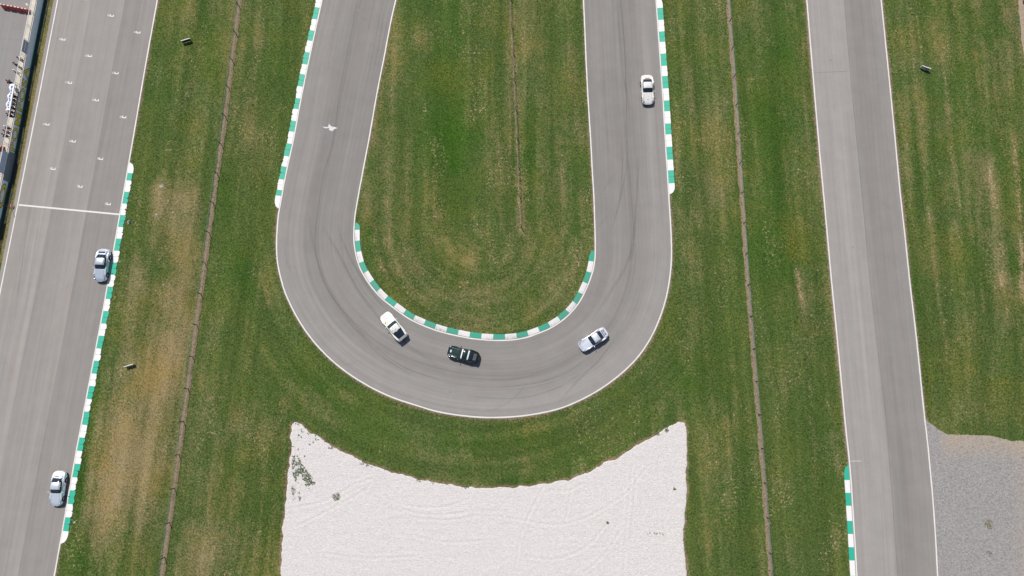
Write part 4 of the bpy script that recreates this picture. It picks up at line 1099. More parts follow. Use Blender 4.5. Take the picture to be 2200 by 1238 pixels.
    ex = {'cl': (lerp('shl', 'ell', .8), .074), 'cr': (lerp('shr', 'elr', .8), .074), 'hem': ((0, 0, .90), (.165, .125))}
    shirt = sub(['waist', 'chest', 'collar', 'shl', 'shr'], [('hem', 'waist'), ('waist', 'chest'), ('chest', 'collar'), ('collar', 'shl'), ('collar', 'shr'), ('shl', 'cl'), ('shr', 'cr')], 'waist', .036, ex)
    trous = sub(['pelvis', 'hipl', 'hipr', 'kneel', 'kneer', 'anklel', 'ankler'], [('pelvis', 'hipl'), ('pelvis', 'hipr'), ('hipl', 'kneel'), ('hipr', 'kneer'), ('kneel', 'anklel'), ('kneer', 'ankler')], 'pelvis', .016)
    shorts = sub(['pelvis', 'hipl', 'hipr'], [('pelvis', 'hipl'), ('pelvis', 'hipr'), ('hipl', 'kl'), ('hipr', 'kr')], 'pelvis', .018, {'kl': (lerp('hipl', 'kneel', .8), .088), 'kr': (lerp('hipr', 'kneer', .8), .088)})
    shoes = []
    for sd in 'lr': shoes.append(sub(['toe' + sd, 'heel' + sd], [('toe' + sd, 'heel' + sd)], 'toe' + sd, .012))
    return body, shirt, trous, shorts, shoes
POSES = {k: pose(k) for k in ('stand', 'walk', 'lean')}
mb = MB(); mb.ellipsoid((-.012, 0, 1.668), (.104, .100, .085), 14, 9); hair_o = mb.build('hair', MAT['black'], None, True); HAIR = hair_o.data; bpy.data.objects.remove(hair_o)
mb = MB(); mb.ellipsoid((-.0, 0, 1.675), (.108, .104, .075), 14, 9); mb.ellipsoid((.11, 0, 1.66), (.07, .07, .012), 12, 5); cap_o = mb.build('cap', MAT['black'], None, True); CAP = cap_o.data; bpy.data.objects.remove(cap_o)
mb = MB()
mb.ellipsoid((.088, .034, 1.632), (.010, .014, .008), 8, 5)
e_o = mb.build('eyes', MAT['black'], None, True); EYES = e_o.data; bpy.data.objects.remove(e_o)
mb = MB(); mb.ellipsoid((.094, 0, 1.558), (.010, .024, .006), 8, 5); m_o = mb.build('mouth', MAT['pinkred'], None, True); MOUTH = m_o.data; bpy.data.objects.remove(m_o)
mb = MB()
mb.ellipsoid((.0, .093, 1.615), (.018, .012, .030), 8, 5)
e_o = mb.build('ears', MAT['skin'], None, True); EARS = e_o.data; bpy.data.objects.remove(e_o)
def part(name, me, m, parent):
    o = bpy.data.objects.new(name, me.copy()); C.objects.link(o); o.data.materials.clear(); o.data.materials.append(m); o.parent = parent
    o.data.name = name; return o
def cloth(nm, c): 
    if nm not in MAT: MAT[nm] = plain(nm, c, .85, 0, .12, 14)
    return MAT[nm]
def person(px, py, kind, rz, top, bottom, label, hair=(.03, .02, .015), short=False, hat=None, h=1.0, z=.12):
    x, y = G(px, py, z); t = thing('person', label, 'person', (x, y, z), rz, 'people at the pit wall'); t.scale = (h, h, h)
    b, s, tr, sh, shoes = POSES[kind]
    part('body', b, MAT['skin'], t)
    part('shirt', s, cloth('fabric_%02d_%02d_%02d' % tuple(int(99 * q) for q in top), top), t)
    part('shorts' if short else 'trousers', sh if short else tr, cloth('fabric_%02d_%02d_%02d' % tuple(int(99 * q) for q in bottom), bottom), t)
    for q in shoes: part('shoe', q, MAT['black'], t)
    if hat: part('cap', CAP, cloth('fabric_%02d_%02d_%02d' % tuple(int(99 * q) for q in hat), hat), t)
    else: part('hair', HAIR, cloth('hair_%02d' % int(99 * hair[0]), hair), t)
    part('mouth', MOUTH, MAT['pinkred'], t)
    for sg in (1, -1):
        part('eye', EYES, MAT['black'], t).scale = (1, sg, 1); part('ear', EARS, MAT['skin'], t).scale = (1, sg, 1)
    return t
E0 = -.2
navy = (.03, .04, .09); white = (.75, .75, .76); dark = (.025, .025, .03); maroon = (.16, .03, .05); teal = (.09, .24, .34); pink = (.60, .30, .30); grey = (.20, .22, .24)
person(55.5, 136, 'lean', E0, white, navy, 'person in a white shirt and navy trousers leaning just below the blue-grey railing banner')
person(47, 147.5, 'stand', PI + .5, dark, (.40, .37, .32), 'person in a dark top and pale trousers with back to the track')
person(47, 163, 'walk', .6, white, (.45, .40, .38), 'person in a white shirt walking on the pit walkway, pale shorts', short=True, hat=(.7, .7, .7))
person(32.5, 184.5, 'walk', 2.6, dark, dark, 'person all in black with bare forearms stepping into the pit lane', short=True)
person(42.5, 214, 'lean', E0, maroon, dark, 'person in a maroon shirt at the upper end of the white cloth banner')
person(40, 222, 'lean', E0 + .2, teal, navy, 'person in a teal shirt standing at the railing by the white cloth')
person(38.6, 229.5, 'lean', E0 - .2, white, dark, 'person in a white shirt and black trousers behind the white cloth')
person(37, 238, 'stand', E0 + .4, dark, dark, 'person in black standing behind the middle of the white cloth')
person(35.3, 247, 'lean', E0, pink, navy, 'person in a salmon pink shirt near the lower end of the white cloth')
person(33.5, 255, 'stand', E0 + 2.4, navy, navy, 'person in navy clothes below the white cloth banner')
person(28.5, 281.5, 'lean', E0, (.22, .24, .36), navy, 'person with a white cap leaning above the letter O of the wall', hat=white)
person(26.5, 290, 'stand', E0 + .3, pink, grey, 'person in a pink shirt and grey trousers by the lower letters of the wall')
person(24, 298, 'lean', E0 - .1, grey, dark, 'person in grey at the lower end of the group on the walkway')

# ------------------------------------------------------------------ boards, markers, small things
def text_mesh(txt, w_, h_, name, m, parent, M, depth=.004):
    cu = bpy.data.curves.new('t', 'FONT'); cu.body = txt; cu.offset = .02; to = bpy.data.objects.new('t', cu); C.objects.link(to); bpy.context.view_layer.update()
    me = bpy.data.meshes.new_from_object(to.evaluated_get(bpy.context.evaluated_depsgraph_get())); bpy.data.objects.remove(to)
    co = np.empty(len(me.vertices) * 3); me.vertices.foreach_get('co', co); co = co.reshape(-1, 3)
    lo, hi = co.min(0), co.max(0); co = (co - (lo + hi) / 2) / np.maximum(hi - lo, 1e-6)
    co = np.array([M @ Vector((p[0] * w_, p[1] * h_, 0)) for p in co])
    me.vertices.foreach_set('co', co.astype(np.float32).ravel()); me.materials.clear(); me.materials.append(m); me.update(); me.name = name
    o = bpy.data.objects.new(name, me); C.objects.link(o); o.parent = parent; return o
def board(pxa, pxb, h, label, face, txt=None, bow=0.0, z0=.10):
    a, b = np.array(G(*pxa)), np.array(G(*pxb)); c = (a + b) / 2; L = np.linalg.norm(b - a); ang = math.atan2(*(b - a)[::-1])
    t = thing('distance_board', label, 'marker board', (c[0], c[1], 0), ang)
    mb = MB(); nn = 8
    def yy(u): return -bow * 4 * u * (1 - u) + bow
    for k in range(nn):
        u0, u1 = k / nn, (k + 1) / nn; x0, x1 = (u0 - .5) * L, (u1 - .5) * L
        mb.prism([(x0, yy(u0) - .03), (x1, yy(u1) - .03), (x1, yy(u1) + .055), (x0, yy(u0) + .055)], z0, z0 + h)
    mb.build('panel', MAT['board_white'], t)
    mb = MB()
    for k in range(nn):
        u0, u1 = k / nn, (k + 1) / nn; x0, x1 = (u0 - .5) * L * .985, (u1 - .5) * L * .985
        mb.quad((x0, yy(u0) - .034, z0 + .02), (x1, yy(u1) - .034, z0 + .02), (x1, yy(u1) - .034, z0 + h - .02), (x0, yy(u0) - .034, z0 + h - .02))
    mb.build('front_sheet', MAT[face], t)
    for sx2 in (-.4, .4):
        mb = MB(); mb.tube([(sx2 * L, yy(.5 + sx2) + .03, -.05), (sx2 * L, yy(.5 + sx2) + .03, z0 + .1)], .025, 6); mb.build('leg', MAT['galv'], t)
    if txt:
        M = Matrix.Translation((0, -.042 + yy(.5) + .0, z0 + h * .52)) @ Matrix.Rotation(PI / 2, 4, 'X')
        text_mesh(txt, L * .78, h * .66, 'digits', MAT['digit'], t, M)
    return t
board((1975.6, 146.5), (1994.5, 153.2), .60, 'white distance board with dark digits on the grass right of the right straight', 'board_white', '100', 0.03, .06)
board((393.5, 93.5), (412.5, 88), .55, 'board with a dark front on the grass by the top of the start straight', 'board_dark', None, 0, .12)
board((271.5, 789.2), (291, 783.2), .45, 'low white board with its shaded front painted grey on the dry grass beside the long kerb', 'slate', None, 0, .12)  # slate front sheet paints the shade on a white board face

# slabs, beacon, paddle
def slab(px, py, sx2, sy2, label, rz):
    x, y = G(px, py); t = thing('concrete_slab', label, 'slab', (x, y, 0), rz)
    mb = MB(); mb.box((0, 0, .012), (sx2, sy2, .05)); mb.build('slab', MAT['concrete'], t, bevel=.01)
    mb = MB(); mb.box((0, 0, .041), (sx2 * .6, sy2 * .6, .012)); mb.build('lid', MAT['concrete'], t)
slab(346.5, 400.5, .46, .42, 'pale square concrete slab in the dry grass near the start line', .25)
slab(336, 461, .30, .28, 'small grey concrete slab in the grass below the square slab', .2)
x, y = G(276.5, 474); t = thing('timing_beacon', 'small rusty timing box on a concrete foot behind the long kerb', 'timing box', (x, y, 0), .2)
mb = MB(); mb.box((0, -.25, .03), (.30, .55, .08)); mb.build('foot', MAT['concrete'], t, bevel=.01)
mb = MB(); mb.tube([(0, .0, 0), (0, .0, .5)], .025, 6); mb.build('post', MAT['dark_steel'], t)
MAT['rust'] = plain('rusty_red_box', (.17, .055, .035), .7, 0, .25, 15)
mb = MB(); mb.box((0, 0, .52), (.18, .26, .20)); mb.build('box', MAT['rust'], t, bevel=.015)
mb = MB(); mb.lathe([(.0, 0), (.05, 0), (.05, .03), (.04, .03)], 12, 'y', (0, -.16, .52)); mb.build('lens', MAT['glass'], t)
x, y = G(270, 450.5, .11); t = thing('marker_paddle', 'dark round paddle lying across a white kerb block by the start line', 'paddle', (x, y, .112), -.05)
mb = MB(); mb.lathe([(.0, 0), (.13, 0), (.13, .02), (0, .02)], 14); mb.build('disc', MAT['rust'], t)
mb = MB(); mb.tube([(.12, 0, .012), (.46, .0, .012)], .018, 6); mb.build('handle', MAT['dark_steel'], t)
x, y = G(28.3, 443.5); t = thing('signal_stand', 'low red stand at the left end of the start line', 'stand', (x, y, 0), 1.37)
MAT['pale_red'] = plain('pale_red_paint', (.55, .16, .17), .5, 0, .1, 9)
mb = MB(); mb.box((0, 0, .40), (.34, .14, .16)); mb.build('box', MAT['pale_red'], t, bevel=.01)
for sx2 in (-1, 1):
    for sy2 in (-1, 1):
        mb = MB(); mb.tube([(sx2 * .20, sy2 * .14, 0), (sx2 * .10, sy2 * .05, .36)], .018, 6); mb.build('leg', MAT['red_plastic'], t)
x, y = G(25.8, 449.5); t = thing('start_pole', 'thin dark pole in the scrub beside the start line', 'pole', (x, y, 0))
mb = MB(); mb.tube([(0, 0, -.05), (0, 0, 1.62)], [.03, .022], 8); mb.build('shaft', MAT['dark_steel'], t)
mb = MB(); mb.box((0, 0, 1.62), (.07, .12, .10)); mb.build('head', MAT['black'], t, bevel=.01)
# pale litter and stones on the verge
for k, (px, py, r) in enumerate([(160.5, 1123, .16), (372, 458, .14)]):
    x, y = G(px, py); mb = MB(); mb.ellipsoid((0, 0, .03), (r, r * .6, .07), 9, 6)
    o = mb.build('stone', MAT['cream'], None, True); o.location = (x, y, 0); o.rotation_euler = (0, 0, random.random() * 3)
    for vtx in o.data.vertices: vtx.co *= 1 + (random.random() - .5) * .25
    tag(o, ['pale stone on the grass by the last blocks of the long kerb', 'pale stone in the dry grass right of the small slab'][k], 'stone')
# marshal hut past the frame's left edge, whose shade reaches the track line
a = np.array(on_wall(wl(9, 470), -1.2, 0)); t = thing('starter_hut', 'grey starter hut on the pit wall walkway at the left edge', 'hut', (a[0], a[1], .12), math.atan2(WD.T[100][1], WD.T[100][0]) + PI / 2)
mb = MB(); mb.box((0, 0, 1.3), (1.5, 1.9, 2.6)); mb.build('wall', MAT['concrete'], t, bevel=.02)
mb = MB(); mb.box((0, 0, 2.66), (1.9, 2.2, .1)); mb.build('roof', MAT['slate'], t, bevel=.02)
mb = MB(); mb.box((.755, 0, 1.6), (.02, 1.4, .8)); mb.build('window', MAT['glass'], t)
mb = MB(); mb.box((-.755, .2, 1.0), (.02, .8, 1.95)); mb.build('door', MAT['slate'], t)

# plants
def leaf_clump(name, c, R, Hh, n, m, label, cat, stem=True, group=None, size=.09, flat=.5):
    root = thing(name, label, cat, (c[0], c[1], 0), random.random() * 6, group)
    V = []
    for k in range(n):
        a = random.random() * 2 * PI; r = R * math.sqrt(random.random()); zz = Hh * (random.random() ** .8) * math.sqrt(max(.05, 1 - (r / R) ** 2))
        p = Vector((r * math.cos(a), r * math.sin(a), .02 + zz)); s = size * (.6 + .8 * random.random())
        d = Vector((random.uniform(-1, 1), random.uniform(-1, 1), random.uniform(-.3, flat))).normalized(); u = d.cross(Vector((0, 0, 1))).normalized() * s * .4
        V += [p - u * .3, p + d * s * .5 - u, p + d * s, p + d * s * .5 + u]
    f = np.arange(len(V)).reshape(-1, 4)
    raw_mesh('foliage', np.array([tuple(q) for q in V]), f, m, root, None, False, up=False)
    if stem:
        mb = MB()
        for k in range(5):
            a = k * 1.3; mb.tube([(0, 0, -.02), (R * .3 * math.cos(a), R * .3 * math.sin(a), Hh * .5), (R * .6 * math.cos(a), R * .6 * math.sin(a), Hh * .8)], [.02, .014, .006], 5)
        mb.build('stem', MAT['bark'], root)
    return root
leaf_clump('weed', G(723, 1067), .48, .16, 110, MAT['leaf'], 'single low green weed on the white gravel', 'weed', size=.12)
leaf_clump('weed', G(1305, 1123), .17, .12, 60, MAT['leaf'], 'tiny weed alone in the middle of the right half of the white gravel', 'weed', size=.08)
leaf_clump('weed', G(1449, 1050.5), .16, .12, 60, MAT['leaf'], 'tiny dark weed near the right edge of the white gravel', 'weed', size=.08)
leaf_clump('weed', G(1432, 924), .24, .1, 50, MAT['leaf'], 'green weed at the upper right corner of the white gravel', 'weed', size=.1)
leaf_clump('weed', G(1413, 932), .28, .1, 55, MAT['leaf'], 'green weed on the upper right rim of the white gravel', 'weed', size=.1)
leaf_clump('weed', G(2124, 1127), .6, .05, 80, MAT['tuft'] if False else plain('yellow_green_leaf', (.19, .17, .06), .8, 0, .3, 9), 'yellowish tuft growing on the grey runoff', 'weed', size=.12)
leaf_clump('weed', G(2125, 1188), .36, .04, 26, MAT['leaf'], 'faint green tuft near the bottom of the grey runoff', 'weed', size=.1)
# mass of weeds in the left corner of the trap
V = []
poly = np.array([G(*q) for q in [(628, 980), (640, 979), (652, 1000), (660, 1012), (675, 1030), (678, 1040), (655, 1044), (636, 1040), (627, 1010)]])
poly2 = np.array([G(*q) for q in [(624, 1040), (640, 1042), (676, 1040), (675, 1066), (650, 1078), (620, 1072)]])
def add_leaves(pl, n, dens):
    lo, hi = pl.min(0), pl.max(0); x = rng.uniform(lo[0], hi[0], n); y = rng.uniform(lo[1], hi[1], n)
    k = inside(pl, x, y) & (fbm(x * 3.0, y * 1.7, 51) > dens)
    for a, b in zip(x[k], y[k]):
        for q in range(3):
            s = random.uniform(.05, .12); d = Vector((random.uniform(-1, 1), random.uniform(-1, 1), random.uniform(0, .7))).normalized(); u = d.cross(Vector((0, 0, 1))).normalized() * s * .35
            p = Vector((a, b, .03 + random.random() * .06)); V.extend([p - u * .3, p + d * s * .5 - u, p + d * s, p + d * s * .5 + u])
add_leaves(poly, 1500, .47); add_leaves(poly2, 700, .64)
for _ in range(26):
    a = np.array(grav_poly[random.randrange(0, 150)]) + rng.normal(0, .25, 2); q = np.array([[a[0] - .25, a[1] - .15], [a[0] + .25, a[1] - .15], [a[0] + .2, a[1] + .2], [a[0] - .2, a[1] + .2]])
    add_leaves(q, 9, .25)
xx = [G(1389 + k * 7 + random.uniform(-3, 3), 1146 + random.uniform(-1.5, 1.5)) for k in range(6)] + [G(642, 935), (G(647, 938)), G(665, 955), G(672, 950), G(630, 960), G(640, 965), G(655, 980)]
for a in xx:
    q = np.array([[a[0] - .12, a[1] - .08], [a[0] + .12, a[1] - .08], [a[0] + .1, a[1] + .1], [a[0] - .1, a[1] + .1]]); add_leaves(q, 4, .3)
wp = raw_mesh('weed_patch', np.array([tuple(q) for q in V]), np.arange(len(V)).reshape(-1, 4), MAT['leaf'], None, None, False, up=False)
struct(wp, 'stuff'); wp['label'] = 'patch of dark low weeds in the left corner of the white gravel'; wp['category'] = 'weeds'
leaf_clump('shrub', G(2158, -38), 1.0, 1.4, 700, MAT['leaf_dark'], 'dark green shrub shading the grass at the top right corner', 'shrub', size=.22)
leaf_clump('shrub', G(2208, 5), .62, .7, 420, MAT['leaf_brown'], 'brown dry shrub on the sandy path at the top right corner', 'shrub', size=.16)

# ------------------------------------------------------------------ cars
def smooth_interp(xs, vs, x):
    """monotone cubic (pchip-like) interpolation"""
    xs = np.asarray(xs, float); vs = np.asarray(vs, float)
    h = np.diff(xs); dl = np.diff(vs) / h
    m = np.zeros(len(xs)); m[0] = dl[0]; m[-1] = dl[-1]
    for k in range(1, len(xs) - 1): m[k] = 0 if dl[k - 1] * dl[k] <= 0 else 2 * dl[k - 1] * dl[k] / (dl[k - 1] + dl[k])
    x = np.clip(x, xs[0], xs[-1]); i = np.clip(np.searchsorted(xs, x) - 1, 0, len(xs) - 2)
    t = (x - xs[i]) / h[i]
    return (2 * t ** 3 - 3 * t ** 2 + 1) * vs[i] + (t ** 3 - 2 * t ** 2 + t) * h[i] * m[i] + (-2 * t ** 3 + 3 * t ** 2) * vs[i + 1] + (t ** 3 - t ** 2) * h[i] * m[i + 1]

class CarShape:
    def __init__(s, st, cab, wheels, zb, power=(.5, .85)):
        s.st = np.array(sorted(st)); s.cab = np.array(sorted(cab)); s.wheels = wheels; s.zb = zb; s.pw = power
        s.x0, s.x1 = s.st[0, 0], s.st[-1, 0]
    def body(s, x, t):
        """half section, t 0 (sill) .. 1 (centre line)"""
        a = s.st; g = lambda k: float(smooth_interp(a[:, 0], a[:, k], x))
        w, zs, zf, zm, zc = (g(k) for k in range(1, 6))
        for xc, r in s.wheels:
            if abs(x - xc) < r: zs = max(zs, .31 + math.sqrt(r * r - (x - xc) ** 2))
        z1 = zs + .04; z2 = max(.46, zs + .08) if zf > .6 else min(zs + .12, zf - .1); z3 = max(min(.62, zf - .10), z2 + .03)
        y = [w * .86, w * .965, w, w * .99, w * .90, w * .72, w * .36, 0]; z = [zs, z1, z2, z3, zf, zm, zc - .004, zc]
        T = np.array([0, .06, .20, .34, .52, .68, .86, 1.0])
        return float(smooth_interp(T, y, t)), float(smooth_interp(T, z, t))
    def cabin(s, x, t):
        """t 0 belt .. 1 centre line"""
        a = s.cab; zc = float(smooth_interp(a[:, 0], a[:, 1], x)); wb = float(smooth_interp(a[:, 0], a[:, 2], x))
        th = t * PI / 2; y = wb * max(math.cos(th), 0) ** s.pw[0]; z = s.zb + (zc - s.zb) * math.sin(th) ** s.pw[1]
        return y, z
    def mesh(s, which, nx, nt, x0, x1):
        xs = np.linspace(x0, x1, nx); ts = np.linspace(0, 1, nt); f = getattr(s, which)
        V = np.zeros((nx, 2 * nt - 1, 3))
        for i, x in enumerate(xs):
            for j, t in enumerate(ts):
                y, z = f(x, t); V[i, j] = (x, -y, z); V[i, 2 * nt - 2 - j] = (x, y, z)
        return V
    def patch(s, which, x0, x1, t0, t1, nx=12, nt=8, off=.008, both=True, side=None):
        """surface patch lifted off the body; both: wraps over the centre line, else one side"""
        f = getattr(s, which); xs = np.linspace(x0, x1, nx)
        if both: tt = [(t, -1) for t in np.linspace(t0, 1, nt)] + [(t, 1) for t in np.linspace(1, t0, nt)[1:]]
        else: tt = [(t, side) for t in np.linspace(t0, t1, nt)]
        P = np.zeros((nx, len(tt), 3))
        for i, x in enumerate(xs):
            for j, (t, sg) in enumerate(tt):
                e = 1e-3; y, z = f(x, t); ya, za = f(x, max(t - e, 0)); yb, zb2 = f(x, min(t + e, 1)); yc, zc2 = f(x + e, t); yd, zd = f(x - e, t)
                dt = Vector((0, sg * (yb - ya), zb2 - za)); dx = Vector((2 * e, sg * (yc - yd), zc2 - zd))
                n = dx.cross(dt); 
                if n.length < 1e-9: n = Vector((0, 0, 1))
                n.normalize()
                if n.z < -.05 or (abs(n.z) < .3 and n.y * sg < 0): n = -n
                if t > .97: n = Vector((n.x, 0, abs(n.z))).normalized()
                P[i, j] = (x + n.x * off, sg * y + n.y * off, z + n.z * off)
        return P

def patch_obj(name, P, m, parent):
    o = grid_mesh(name, P, m, parent, None, True)
    bm = bmesh.new(); bm.from_mesh(o.data)
    c = Vector((0, 0, .5))
    for f in bm.faces:
        if f.normal.dot(f.calc_center_median() - c) < 0: f.normal_flip()
    bm.to_mesh(o.data); bm.free(); return o

def wheel(parent, x, y, r, w_, name='wheel'):
    sg = 1 if y > 0 else -1
    root = bpy.data.objects.new(name, None); C.objects.link(root); root.parent = parent; root.location = (x, y, r)
    mb = MB(); h = w_ / 2
    mb.lathe([(r * .62, -h), (r * .93, -h), (r, -h * .7), (r, h * .7), (r * .93, h), (r * .62, h)], 28, 'y'); mb.build('tyre', MAT['tyre'], root, True)
    mb = MB(); mb.lathe([(.0, sg * h * .35), (r * .16, sg * h * .45), (r * .2, sg * h * .3)], 20, 'y')
    mb.lathe([(r * .60, sg * h * .96), (r * .66, sg * h * .98), (r * .66, -sg * h * .9)], 28, 'y')
    for k in range(5):
        a = 2 * PI * k / 5; M = Matrix.Rotation(-a, 3, 'Y')
        c = Vector((math.cos(a) * r * .38, sg * h * .55, math.sin(a) * r * .38)); mb.box(c, (r * .52, .03, r * .20), M)
    mb.build('rim', MAT['rim'], root)
    return root

def top_fn(objs):
    bm = bmesh.new()
    for o in objs:
        me = o.data; bm.from_mesh(me)
    T = BVHTree.FromBMesh(bm); bm.free()
    def z(x, y):
        h = T.ray_cast(Vector((x, y, 5)), Vector((0, 0, -1))); return h[0].z if h[0] else .3
    return z
def decal(name, poly, m, parent, zt, lift=.010, n=8):
    """quad decal (4 plan points) draped on the car"""
    a, b, c, d = [np.array(q) for q in poly]; P = np.zeros((n + 1, n + 1, 3))
    for i in range(n + 1):
        for j in range(n + 1):
            u, v = i / n, j / n; q = a * (1 - u) * (1 - v) + b * u * (1 - v) + c * u * v + d * (1 - u) * v
            P[i, j] = (q[0], q[1], zt(q[0], q[1]) + lift)
    return grid_mesh(name, P, m, parent, None, True)

# x, half width, sill z, fender z, inner fender z, centre z
REAR = [(2.13, .22, .41, .49, .49, .49), (2.11, .40, .37, .525, .52, .52), (2.06, .545, .30, .575, .56, .56), (1.97, .665, .23, .65, .605, .60), (1.85, .745, .19, .735, .65, .64), (1.68, .79, .18, .79, .69, .68), (1.5, .812, .18, .805, .715, .71), (1.3, .825, .18, .81, .745, .745), (.95, .825, .18, .81, .79, .80),
        (.6, .82, .18, .825, .83, .85), (.0, .82, .18, .84, .86, .88), (-.5, .835, .18, .86, .86, .88), (-.85, .872, .18, .875, .85, .87), (-1.15, .885, .18, .865, .81, .85), (-1.5, .855, .20, .81, .775, .80), (-1.75, .79, .23, .75, .735, .745), (-1.95, .69, .28, .665, .665, .665), (-2.08, .57, .34, .59, .59, .59), (-2.14, .38, .41, .53, .53, .53)]
REARC = [(.66, .80, .60), (.58, .845, .665), (.05, 1.245, .70), (-.15, 1.285, .705), (-.35, 1.295, .705), (-.7, 1.245, .69), (-1.0, 1.14, .65), (-1.3, 1.00, .59), (-1.6, .86, .52), (-1.78, .775, .46), (-1.9, .70, .40)]
FRONT = [(2.17, .24, .38, .49, .49, .49), (2.15, .42, .33, .53, .52, .52), (2.09, .575, .26, .575, .57, .575), (1.98, .70, .20, .625, .62, .63), (1.8, .785, .18, .68, .67, .68), (1.5, .835, .18, .74, .72, .735), (1.2, .85, .18, .78, .755, .77), (.9, .85, .18, .80, .79, .80),
         (.45, .845, .18, .82, .84, .86), (-.2, .85, .18, .85, .87, .89), (-.7, .865, .18, .88, .88, .90), (-1.1, .885, .18, .90, .87, .90), (-1.5, .87, .20, .88, .86, .88), (-1.8, .82, .24, .84, .84, .85), (-2.0, .74, .30, .79, .80, .80), (-2.12, .58, .38, .72, .72, .72)]
FRONTC = [(.62, .80, .64), (.52, .85, .68), (.0, 1.20, .70), (-.25, 1.265, .70), (-.5, 1.265, .695), (-.8, 1.215, .68), (-1.2, 1.08, .64), (-1.6, .94, .58), (-1.9, .85, .53), (-2.0, .80, .50)]

